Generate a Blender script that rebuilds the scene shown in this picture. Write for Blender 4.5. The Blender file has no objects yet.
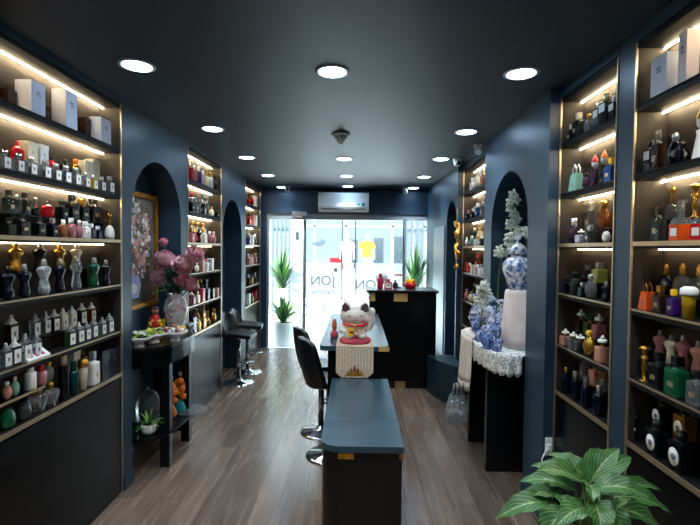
import bpy, bmesh, math, random
from mathutils import Vector, Matrix, Euler
random.seed(11)
PI = math.pi
S = bpy.context.scene
C = S.collection
F = 460.0
def yh(px): return 249 + .0105*(px-356)
def P(px, py, Y): return Vector(((px-356)/F*Y, Y, 1.65+(yh(px)-py)/F*Y))

# ------------------------------------------------------------------ materials
def lin(c):
    if isinstance(c, str):
        c = [int(c[i:i+2],16)/255 for i in (0,2,4)]
    return tuple(x/12.92 if x<=.04045 else ((x+.055)/1.055)**2.4 for x in c)+(1,)
def mat(name, col, rough=.5, metal=0, trans=0, emis=None, estr=0, coat=0, noise=None, bump=0, ior=1.45, sheen=0):
    m = bpy.data.materials.new(name); m.use_nodes = True
    nt = m.node_tree; b = nt.nodes['Principled BSDF']
    b.inputs['Base Color'].default_value = lin(col)
    b.inputs['Roughness'].default_value = rough
    b.inputs['Metallic'].default_value = metal
    b.inputs['Transmission Weight'].default_value = trans
    b.inputs['IOR'].default_value = ior
    b.inputs['Coat Weight'].default_value = coat
    b.inputs['Sheen Weight'].default_value = sheen
    if emis:
        b.inputs['Emission Color'].default_value = lin(emis); b.inputs['Emission Strength'].default_value = estr
    if noise or bump:
        tc = nt.nodes.new('ShaderNodeTexCoord'); n = nt.nodes.new('ShaderNodeTexNoise')
        n.inputs['Scale'].default_value = (noise or (8,))[0]; n.inputs['Detail'].default_value = 5
        nt.links.new(tc.outputs['Object'], n.inputs['Vector'])
        if noise and len(noise) > 1:
            mx = nt.nodes.new('ShaderNodeMix'); mx.data_type = 'RGBA'
            mx.inputs['A'].default_value = lin(col); mx.inputs['B'].default_value = lin(noise[1])
            rmp = nt.nodes.new('ShaderNodeMapRange'); rmp.inputs[1].default_value = .42; rmp.inputs[2].default_value = .6
            nt.links.new(n.outputs['Fac'], rmp.inputs[0]); nt.links.new(rmp.outputs[0], mx.inputs['Factor'])
            nt.links.new(mx.outputs['Result'], b.inputs['Base Color'])
        if bump:
            bp = nt.nodes.new('ShaderNodeBump'); bp.inputs['Strength'].default_value = bump; bp.inputs['Distance'].default_value = .01
            nt.links.new(n.outputs['Fac'], bp.inputs['Height']); nt.links.new(bp.outputs['Normal'], b.inputs['Normal'])
    return m
M = {}
M['navy'] = mat('navy_wall_paint', '213a4c', .42, noise=(3,'1f3748'), bump=.05)
M['navy_ceil'] = mat('navy_ceiling_paint', '0d2232', .5, noise=(2,'102637'), bump=.03)
M['black'] = mat('black_lacquer', '080b0e', .28)
M['blackgloss'] = mat('black_gloss_panel', '05080a', .26, ior=1.3)
M['cabback'] = mat('dark_brown_back_panel', '2b261f', .75)
M['shelf'] = mat('dark_shelf_board', '0e1012', .6, ior=1.3)
M['trim'] = mat('champagne_metal_trim', 'c4ad8c', .35, .8)
M['gold'] = mat('gold_metal', 'd6a24a', .28, 1)
M['goldblock'] = mat('brushed_gold_plate', 'e0b878', .35, .45)
M['goldpaint'] = mat('gilt_paint', 'c08a2c', .38, .6, noise=(40,'8f5f1c'))
M['chrome'] = mat('chrome_metal', 'c8ccd0', .12, 1)
M['silver'] = mat('silver_metal', 'b9bcc0', .3, .9)
M['navytop'] = mat('slate_blue_worktop', '2e4552', .26)
M['leather'] = mat('black_leather', '0c1216', .32, bump=.08, noise=(60,))
M['whitep'] = mat('white_plastic', 'e8ecec', .6)
M['wlabel'] = mat('white_paper_label', 'd8d8d2', .6)
M['whitecer'] = mat('white_glazed_ceramic', 'dedfdf', .2, coat=.3)
M['pinkcloth'] = mat('pale_pink_cloth', 'f2e0da', .85, noise=(12,'f8f0ec'), bump=.3)
M['beige'] = mat('beige_embroidered_cloth', 'cbbfab', .85, noise=(90,'a89b84'), bump=.5)
M['fringe'] = mat('cream_fringe_cloth', 'f2e9df', .9, noise=(60,'dfd2c4'), bump=.5)
M['lace'] = mat('white_lace_cloth', 'f4f6f5', .85, noise=(55,'a2a8a4'), bump=.12)
M['porcelain'] = mat('blue_and_white_porcelain', 'f2f5fa', .15, coat=.5, noise=(34,'456bb0'))
M['blueglaze'] = mat('cobalt_glazed_ceramic', '244a8c', .2, coat=.5, noise=(45,'8aa6d6'))
M['printcer'] = mat('floral_print_ceramic', 'dcdfe0', .2, coat=.4, noise=(22,'b58e96'))
M['leaf'] = mat('green_leaf', '3f7a34', .45, noise=(9,'2c5c2a'))
M['leafd'] = mat('dark_green_leaf', '24452c', .45)
M['leaflt'] = mat('light_green_leaf', '7aa84c', .45)
M['stem'] = mat('green_stem', '5c7a3c', .5)
M['petal'] = mat('dusty_pink_petal', 'efc0c9', .7, noise=(30,'f4d0d6'))
M['petald'] = mat('deep_pink_petal', 'e094aa', .7)
M['petalw'] = mat('white_petal', 'e8ecdf', .6)
M['soil'] = mat('dark_soil', '1c1510', .9)
M['red'] = mat('red_enamel', 'c21420', .3, coat=.3)
M['crimson'] = mat('crimson_enamel', 'b01640', .3)
M['yellow'] = mat('yellow_enamel', 'e8b820', .4)
M['orange'] = mat('orange_enamel', 'e0701c', .35)
M['teal'] = mat('teal_enamel', '1f9c9c', .4)
M['bright'] = mat('white_exterior_render', 'e6ecee', .8)
M['greyext'] = mat('pale_grey_exterior', '8f9aa0', .7)
M['reflectblue'] = mat('painted_reflection_blue_grey','4f6675',.3)  # pale tone of daylight reflected in the glossy wall, put into the colour
M['slat'] = mat('grey_slat_paint','5a656d',.7)
M['facade'] = mat('grey_facade_render','737d82',.8)
M['darkext'] = mat('dark_grey_exterior', '4c565e', .6)
M['skin'] = mat('white_mannequin', 'e6e2da', .5)
M['jeans'] = mat('light_denim', '7fb4d0', .8)
M['pinkbox'] = mat('pale_pink_carton', 'e4d4cc', .6)
M['bluebox'] = mat('white_carton', 'd4d6e0', .55)
M['ink'] = mat('grey_print_ink', '5a5f6a', .6)
M['teal_bench'] = mat('dark_teal_bench_paint', '16323c', .35)
M['signink'] = mat('blue_grey_sign_lettering', '75888e', .5)
M['catpink'] = mat('red_cushion', 'b8485a', .5)
M['dkear'] = mat('dark_brown_ear', '4c3a3e', .5)
M['rustorange'] = mat('terracotta_orange', 'b85a2a', .6)

def glassy(name, col, trans=.75, rough=.06):
    return mat(name, col, rough, trans=trans, ior=1.45, noise=(55,), bump=.35)
for k, c, t in (('clear','eef2f2',.92),('smoke','49524f',.7),('blackg','0b0d10',.1),('navyg','070b22',.3),('blueg','1d4a8c',.4),
                ('amber','b5661e',.6),('redg','c0141c',.15),('pinkg','c98088',.4),('greeng','0f6a44',.55),('mint','8fc4ae',.5),
                ('purple','4a2478',.4),('goldg','b98d38',.0),('whiteg','e3e2dd',.05),('cream','dfd3b4',.05),('orangeg','e2541c',.25),
                ('yellowg','d0a81c',.4),('peach','e0a188',.4),('brown','3c2216',.4),('plum','4a2c40',.5),('lime','c4cf70',.5),
                ('teal_g','16424a',.5),('lilac','b8b0cc',.1),('olive','3f5c30',.5),('copper','a8683c',.2)):
    M[k] = glassy(k+'_bottle_finish', c, t)
M['goldg'].node_tree.nodes['Principled BSDF'].inputs['Metallic'].default_value=.8; M['goldg'].node_tree.nodes['Principled BSDF'].inputs['Roughness'].default_value=.25
M['crystal']=mat('frosted_crystal_glass','dfe3e6',.1,trans=.35,noise=(40,'8f979c'),bump=.5)
def emitter(name, col, s):
    m = bpy.data.materials.new(name); m.use_nodes = True; nt = m.node_tree
    nt.nodes.remove(nt.nodes['Principled BSDF'])
    e = nt.nodes.new('ShaderNodeEmission'); e.inputs[0].default_value = lin(col); e.inputs[1].default_value = s
    nt.links.new(e.outputs[0], nt.nodes['Material Output'].inputs[0]); return m
M['led'] = emitter('warm_led_strip', 'ffe6bc', 130)
M['ledlow'] = emitter('dim_warm_led_strip', 'ffe0b0', 28)
M['lamp'] = emitter('cool_white_lamp', 'b8dcff', 40)

def pane_mat():
    m = bpy.data.materials.new('clear_window_glass'); m.use_nodes = True; nt = m.node_tree
    nt.nodes.remove(nt.nodes['Principled BSDF'])
    t = nt.nodes.new('ShaderNodeBsdfTransparent'); t.inputs[0].default_value = (.93,.97,.97,1)
    g = nt.nodes.new('ShaderNodeBsdfGlossy'); g.inputs['Roughness'].default_value = .03
    mx = nt.nodes.new('ShaderNodeMixShader'); fr = nt.nodes.new('ShaderNodeFresnel'); fr.inputs[0].default_value = 1.4
    nt.links.new(fr.outputs[0], mx.inputs[0]); nt.links.new(t.outputs[0], mx.inputs[1]); nt.links.new(g.outputs[0], mx.inputs[2])
    nt.links.new(mx.outputs[0], nt.nodes['Material Output'].inputs[0]); return m
M['pane'] = pane_mat()
def frost_mat():
    m = bpy.data.materials.new('white_frosted_film'); m.use_nodes = True; nt = m.node_tree
    nt.nodes.remove(nt.nodes['Principled BSDF'])
    t = nt.nodes.new('ShaderNodeBsdfTranslucent'); t.inputs[0].default_value = (.95,.98,1,1)
    d = nt.nodes.new('ShaderNodeBsdfDiffuse'); d.inputs[0].default_value = (.9,.93,.95,1)
    tr = nt.nodes.new('ShaderNodeBsdfTransparent'); tr.inputs[0].default_value = (1,1,1,1)
    a = nt.nodes.new('ShaderNodeMixShader'); a.inputs[0].default_value = .35
    b = nt.nodes.new('ShaderNodeMixShader'); b.inputs[0].default_value = .25
    nt.links.new(t.outputs[0], a.inputs[1]); nt.links.new(d.outputs[0], a.inputs[2])
    nt.links.new(a.outputs[0], b.inputs[1]); nt.links.new(tr.outputs[0], b.inputs[2])
    nt.links.new(b.outputs[0], nt.nodes['Material Output'].inputs[0]); return m
M['frost'] = frost_mat()
def floor_mat():
    m = bpy.data.materials.new('grey_brown_plank_floor'); m.use_nodes = True; nt = m.node_tree; b = nt.nodes['Principled BSDF']
    N = nt.nodes.new; L = nt.links.new
    g = N('ShaderNodeNewGeometry'); mp = N('ShaderNodeMapping'); mp.inputs['Rotation'].default_value = (0,0,PI/2)
    L(g.outputs['Position'], mp.inputs[0])
    br = N('ShaderNodeTexBrick'); br.offset = .37; br.inputs['Scale'].default_value = 1
    br.inputs['Brick Width'].default_value = 1.25; br.inputs['Row Height'].default_value = .16
    br.inputs['Mortar Size'].default_value = .0016; br.inputs['Bias'].default_value = 0
    br.inputs['Color1'].default_value = lin('8a7768'); br.inputs['Color2'].default_value = lin('6b5b4f'); br.inputs['Mortar'].default_value = lin('2e2826')
    L(mp.outputs[0], br.inputs['Vector'])
    m2 = N('ShaderNodeMapping'); m2.inputs['Scale'].default_value = (26,1.6,1); L(g.outputs['Position'], m2.inputs[0])
    n = N('ShaderNodeTexNoise'); n.inputs['Scale'].default_value = 1; n.inputs['Detail'].default_value = 6; n.inputs['Roughness'].default_value=.6
    L(m2.outputs[0], n.inputs['Vector'])
    r = N('ShaderNodeValToRGB'); r.color_ramp.elements[0].position = .32; r.color_ramp.elements[0].color = (.5,.46,.44,1)
    r.color_ramp.elements[1].position = .68; r.color_ramp.elements[1].color = (1.15,1.12,1.1,1); L(n.outputs['Fac'], r.inputs[0])
    mx = N('ShaderNodeMix'); mx.data_type='RGBA'; mx.blend_type='MULTIPLY'; mx.inputs['Factor'].default_value = .8
    L(br.outputs['Color'], mx.inputs['A']); L(r.outputs[0], mx.inputs['B']); L(mx.outputs['Result'], b.inputs['Base Color'])
    rr = N('ShaderNodeMapRange'); rr.inputs[3].default_value = .16; rr.inputs[4].default_value = .36; L(n.outputs['Fac'], rr.inputs[0]); L(rr.outputs[0], b.inputs['Roughness'])
    bp = N('ShaderNodeBump'); bp.inputs['Strength'].default_value = .08; bp.inputs['Distance'].default_value=.003
    b.inputs['Coat Weight'].default_value=.35; b.inputs['Coat Roughness'].default_value=.22
    L(n.outputs['Fac'], bp.inputs['Height']); L(bp.outputs[0], b.inputs['Normal'])
    return m
M['floor'] = floor_mat()
def vein_mat():
    m = bpy.data.materials.new('veined_green_leaf'); m.use_nodes = True; nt = m.node_tree; b = nt.nodes['Principled BSDF']
    N = nt.nodes.new; L = nt.links.new
    uv = N('ShaderNodeUVMap'); sp = N('ShaderNodeSeparateXYZ'); L(uv.outputs[0], sp.inputs[0])
    def math_(op, a, b2=None):
        q = N('ShaderNodeMath'); q.operation = op
        for i, v in enumerate((a, b2)):
            if v is None: continue
            if isinstance(v, (int,float)): q.inputs[i].default_value = v
            else: L(v, q.inputs[i])
        return q.outputs[0]
    au = math_('ABSOLUTE', math_('SUBTRACT', sp.outputs[0], .5))
    ph = math_('SUBTRACT', math_('MULTIPLY', sp.outputs[1], 7.0), math_('MULTIPLY', au, 6.0))
    fr = math_('ABSOLUTE', math_('SUBTRACT', math_('FRACT', ph), .5))
    vein = math_('LESS_THAN', fr, .06)
    rib = math_('LESS_THAN', au, .022)
    v = math_('MULTIPLY', math_('MAXIMUM', vein, rib), .55)
    n = N('ShaderNodeTexNoise'); n.inputs['Scale'].default_value = 9
    base = N('ShaderNodeMix'); base.data_type='RGBA'; base.inputs['A'].default_value = lin('0f3d26'); base.inputs['B'].default_value = lin('3a7029')
    L(n.outputs['Fac'], base.inputs['Factor'])
    mx = N('ShaderNodeMix'); mx.data_type='RGBA'; mx.inputs['B'].default_value = lin('a9c47c')
    L(v, mx.inputs['Factor']); L(base.outputs['Result'], mx.inputs['A']); L(mx.outputs['Result'], b.inputs['Base Color'])
    b.inputs['Roughness'].default_value = .38
    return m
M['veinleaf'] = vein_mat()

# ------------------------------------------------------------------ mesh builder
class MB:
    def __init__(s): s.bm = bmesh.new(); s.mats = []; s.uv = None
    def mi(s, m):
        m = M[m] if isinstance(m, str) else m
        if m not in s.mats: s.mats.append(m)
        return s.mats.index(m)
    def _fin(s, faces, m, smooth=False):
        i = s.mi(m)
        for f in faces: f.material_index = i; f.smooth = smooth
    def box(s, x0,x1,y0,y1,z0,z1, m='black', bev=0, taper=None):
        x0,x1 = sorted((x0,x1)); y0,y1 = sorted((y0,y1)); z0,z1 = sorted((z0,z1))
        t = taper if taper is not None else 1
        cx,cy = (x0+x1)/2,(y0+y1)/2
        v = []
        for z,k in ((z0,1),(z1,t)):
            for x,y in ((x0,y0),(x1,y0),(x1,y1),(x0,y1)): v.append(s.bm.verts.new((cx+(x-cx)*k, cy+(y-cy)*k, z)))
        fs = [s.bm.faces.new([v[i] for i in q]) for q in ((3,2,1,0),(4,5,6,7),(0,1,5,4),(1,2,6,5),(2,3,7,6),(3,0,4,7))]
        s._fin(fs, m)
        if bev:
            es = list({e for f in fs for e in f.edges})
            r = bmesh.ops.bevel(s.bm, geom=es, offset=bev, segments=2, affect='EDGES', profile=.6)
            s._fin(r['faces'], m)
        return s
    def prism(s, pts, a0, a1, axis='z', m='black', smooth=False):
        def mk(p, a):
            return {'z':(p[0],p[1],a),'x':(a,p[0],p[1]),'y':(p[0],a,p[1])}[axis]
        A = [s.bm.verts.new(mk(p,a0)) for p in pts]; B = [s.bm.verts.new(mk(p,a1)) for p in pts]
        n = len(pts); caps = [s.bm.faces.new(A[::-1]), s.bm.faces.new(B)]
        sides = [s.bm.faces.new((A[i],A[(i+1)%n],B[(i+1)%n],B[i])) for i in range(n)]
        s._fin(caps, m); s._fin(sides, m, smooth)
        bmesh.ops.recalc_face_normals(s.bm, faces=caps+sides)
        return s
    def lathe(s, prof, o=(0,0,0), m='black', n=16, sx=1, sy=1, axis=None, smooth=True, caps=True):
        rings = []
        rot = Matrix.Identity(3)
        if axis is not None: rot = Vector((0,0,1)).rotation_difference(Vector(axis)).to_matrix()
        o = Vector(o)
        for r,z in prof:
            if r < 1e-6: rings.append([s.bm.verts.new(o+rot@Vector((0,0,z)))])
            else: rings.append([s.bm.verts.new(o+rot@Vector((r*sx*math.cos(2*PI*i/n), r*sy*math.sin(2*PI*i/n), z))) for i in range(n)])
        fs = []
        for a,b in zip(rings, rings[1:]):
            for i in range(n):
                j = (i+1)%n
                if len(a)==1 and len(b)==1: continue
                if len(a)==1: fs.append(s.bm.faces.new((a[0],b[j],b[i])))
                elif len(b)==1: fs.append(s.bm.faces.new((a[i],a[j],b[0])))
                else: fs.append(s.bm.faces.new((a[i],a[j],b[j],b[i])))
        if caps and len(rings[0])>1: fs.append(s.bm.faces.new(rings[0][::-1]))
        if caps and len(rings[-1])>1: fs.append(s.bm.faces.new(rings[-1]))
        s._fin(fs, m, smooth)
        bmesh.ops.recalc_face_normals(s.bm, faces=fs)
        return s
    def cyl(s, x,y,z0,z1,r, m='black', n=16, r2=None, sx=1):
        return s.lathe([(r,z0),(r if r2 is None else r2,z1)], (x,y,0), m, n, sx=sx, smooth=False if n<10 else True)
    def ell(s, c, r, m='black', n=12, rings=8, rot=None):
        c = Vector(c); r = r if hasattr(r,'__len__') else (r,r,r)
        R = Euler(rot).to_matrix() if rot else Matrix.Identity(3)
        rs = []
        for k in range(rings+1):
            t = PI*k/rings
            if k in (0,rings): rs.append([s.bm.verts.new(c+R@Vector((0,0,-r[2]*math.cos(t))))])
            else: rs.append([s.bm.verts.new(c+R@Vector((r[0]*math.sin(t)*math.cos(2*PI*i/n), r[1]*math.sin(t)*math.sin(2*PI*i/n), -r[2]*math.cos(t)))) for i in range(n)])
        fs = []
        for a,b in zip(rs, rs[1:]):
            for i in range(n):
                j=(i+1)%n
                if len(a)==1: fs.append(s.bm.faces.new((a[0],b[j],b[i])))
                elif len(b)==1: fs.append(s.bm.faces.new((a[i],a[j],b[0])))
                else: fs.append(s.bm.faces.new((a[i],a[j],b[j],b[i])))
        s._fin(fs, m, True); return s
    def tube(s, pts, rad, m='black', n=8):
        pts = [Vector(p) for p in pts]
        rads = rad if hasattr(rad,'__len__') else [rad]*len(pts)
        rings = []; up = Vector((0,0,1))
        for i,p in enumerate(pts):
            d = (pts[min(i+1,len(pts)-1)]-pts[max(i-1,0)]).normalized()
            a = d.cross(up)
            if a.length < .05: a = d.cross(Vector((0,1,0)))
            a.normalize(); b = d.cross(a)
            rings.append([s.bm.verts.new(p+(a*math.cos(2*PI*k/n)+b*math.sin(2*PI*k/n))*rads[i]) for k in range(n)])
        fs = [s.bm.faces.new((a[k],a[(k+1)%n],b[(k+1)%n],b[k])) for a,b in zip(rings,rings[1:]) for k in range(n)]
        fs += [s.bm.faces.new(rings[0][::-1]), s.bm.faces.new(rings[-1])]
        s._fin(fs, m, True); bmesh.ops.recalc_face_normals(s.bm, faces=fs); return s
    def grid(s, fn, nu, nv, m='black', smooth=True, uv=False):
        V = [[s.bm.verts.new(fn(i/nu, j/nv)) for j in range(nv+1)] for i in range(nu+1)]
        fs = []
        if uv and s.uv is None: s.uv = s.bm.loops.layers.uv.new('UVMap')
        for i in range(nu):
            for j in range(nv):
                f = s.bm.faces.new((V[i][j],V[i+1][j],V[i+1][j+1],V[i][j+1])); fs.append(f)
                if uv:
                    for l,(a,b) in zip(f.loops, ((i,j),(i+1,j),(i+1,j+1),(i,j+1))): l[s.uv].uv = (a/nu,b/nv)
        s._fin(fs, m, smooth); return s
    def mesh(s, name):
        me = bpy.data.meshes.new(name); s.bm.to_mesh(me); s.bm.free()
        for m in s.mats: me.materials.append(m)
        return me
    def obj(s, name, parent=None, loc=None, rz=0, **kw):
        return link(name, s.mesh(name), parent, loc, rz, **kw)
def link(name, me, parent=None, loc=None, rz=0, label=None, cat=None, group=None, kind=None):
    o = bpy.data.objects.new(name, me); C.objects.link(o)
    if parent: o.parent = parent
    if loc is not None: o.location = loc
    if rz: o.rotation_euler.z = rz
    tag(o, label, cat, group, kind); return o
def tag(o, label=None, cat=None, group=None, kind=None):
    if label: o['label'] = label
    if cat: o['category'] = cat
    if group: o['group'] = group
    if kind: o['kind'] = kind
    return o
def thing(name, label, cat, loc=(0,0,0), rz=0, group=None):
    return link(name, None, None, loc, rz, label, cat, group)
def struct(name, mb): return mb.obj(name, kind='structure')
def solid(o, t, off=0):
    md = o.modifiers.new('thickness','SOLIDIFY'); md.thickness = t; md.offset = off; return o
def copy_thing(r, loc, rz, label, group=None):
    c = r.copy(); C.objects.link(c); c.location = loc; c.rotation_euler = (0,0,rz); c['label'] = label
    if group: c['group'] = group
    for ch in list(r.children):
        d = ch.copy(); C.objects.link(d); d.parent = c
        for g in list(ch.children):
            e = g.copy(); C.objects.link(e); e.parent = d
    return c

# ------------------------------------------------------------------ room
XL, XR, XC = -1.557, 1.155, 1.22          # left wall face, right arch wall face, right cabinet face
YB, YF, ZC = 7.55, -1.2, 2.62
def arch_pts(ya, yb, ops, zt):
    p = [(ya,0)]
    for (a,b,top) in ops:
        r = (b-a)/2; zs = top-r; c = (a+b)/2
        p += [(a,0),(a,zs)] + [(c-r*math.cos(PI*k/20), zs+r*math.sin(PI*k/20)) for k in range(1,20)] + [(b,zs),(b,0)]
    return p + [(yb,0),(yb,zt),(ya,zt)]
f = MB().box(-2.0,1.6,YF-.1,YB+.02,-.08,0,'floor'); struct('floor', f)
f = MB().box(-2.0,1.6,YF-.1,YB+.15,ZC,ZC+.1,'navy_ceil'); struct('ceiling', f)
w = MB().box(-1.95,-1.78,YF,YB,0,ZC,'navy')
for a,b,ops in ((3.035,4.225,[(3.17,4.07,2.31)]),(5.29,6.43,[(5.34,6.24,2.25)])):
    w.prism(arch_pts(a,b,ops,ZC), -1.777, XL, 'x', 'navy')
w.box(-1.777,XL,YF,.95,0,ZC,'navy'); w.box(-1.777,XL,7.43,YB,0,ZC,'navy')
for a,b in ((.95,3.035),(4.225,5.29),(6.43,7.43)): w.box(-1.777,XL,a,b,2.585,ZC,'navy')
struct('wall_left', w)
w = MB().box(1.45,1.6,YF,YB,0,ZC,'navy')
for a,b,ops in ((2.80,4.18,[(3.12,3.96,2.25)]),(5.29,YB,[(5.34,5.92,2.25)])):
    w.prism(arch_pts(a,b,ops,ZC), XR, 1.447, 'x', 'navy')
w.box(XR,1.447,YF,.95,0,ZC,'navy'); w.box(XC,1.447,2.06,2.19,0,ZC,'navy')
for a,b in ((.95,2.06),(2.19,2.80),(4.18,5.29)): w.box(XC-.005,1.447,a,b,2.565,ZC,'navy')
struct('wall_right', w)
w = MB().box(-1.95,1.6,YF-.12,YF,0,ZC,'navy'); struct('wall_front', w)
w = MB()
w.box(-1.777,-1.475,YB+.002,YB+.12,0,ZC,'navy'); w.box(1.22,1.45,YB+.002,YB+.12,0,ZC,'navy')
w.box(-1.475,1.22,YB+.002,YB+.12,2.22,ZC,'navy'); struct('wall_back', w)
bb = MB()
for a,b in ((3.04,3.165),(4.075,4.22),(5.295,5.335),(6.245,6.425)): bb.box(XL,XL+.014,a,b,0,.09,'navy',.003)
struct('baseboard_left', bb)
bb = MB()
for a,b in ((2.80,3.115),(3.965,4.175)): bb.box(XR-.014,XR,a,b,0,.09,'navy',.003)
struct('baseboard_right', bb)

# ------------------------------------------------------------------ shelving cabinets
ZS = [.81,1.09,1.40,1.695,1.99,2.29]      # bottom shelf ... top shelf (upper faces)
DEP = .135
def cabinet(side, y0, y1, ztop, label, lowled=True):
    fx = XL if side < 0 else XC
    s = 1 if side < 0 else -1             # direction towards the aisle
    root = thing('display_cabinet', label, 'cabinet', (fx,(y0+y1)/2,0))
    h = (y1-y0)/2-.002; bk = -s*DEP
    b = MB(); b.box(bk-s*.02,bk-s*.001,-h,h,0,ztop,'cabback'); b.obj('back_panel', root)
    b = MB(); b.box(bk,-s*.001,-h,h,0,ZS[0]-.035,'blackgloss'); b.obj('base_panel', root)
    for e in (-1,1):
        b = MB(); b.box(bk,-s*.004,e*h,e*(h-.012),ZS[0]-.03,ztop,'cabback'); b.obj('side_panel', root)
        b = MB(); b.box(-s*.004,s*.005,e*(h),e*(h-.009),.0,ztop,'trim'); b.obj('edge_trim', root)
    b = MB(); b.box(bk,-s*.002,-h,h,ztop-.025,ztop,'shelf'); b.obj('top_panel', root)
    for i,z in enumerate(ZS):
        b = MB(); b.box(bk,-s*.003,-h+.012,h-.012,z-.03,z,'shelf',.002)
        o = b.obj('shelf', root)
        b = MB(); b.box(-s*.003,s*.003,-h+.010,h-.010,z-((.008,.008,.008,.019,.005,.005)[i] if i else .022),z,'shelf' if i>3 else 'trim'); b.obj('shelf_edge', o)
    for i,z in enumerate([ztop-.025]+[z-.03 for z in ZS[:0:-1]]):
        if i > 3: continue
        b = MB(); b.box(bk+s*.02,bk+s*.024,-h+.014,h-.014,z-.005,z-.0005,'led' if i<3 else 'ledlow'); b.obj('led_strip', root)
    return root
cabinet(-1,.95,3.035,2.582,'black display cabinet at the left edge with three white gift boxes on top shelf')
cabinet(-1,4.225,5.29,2.582,'lit display cabinet on left wall behind the pink peonies')
cabinet(-1,6.43,7.43,2.582,'narrow-looking lit display cabinet on left wall nearest the glass shopfront')
cabinet(1,.95,2.06,2.562,'display cabinet at the right edge with orange and red decanters')
cabinet(1,2.19,2.80,2.562,'slim lit display cabinet on right wall above the wall socket')
cabinet(1,4.18,5.29,2.562,'lit display cabinet on right wall beyond the blue and white porcelain')

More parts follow.
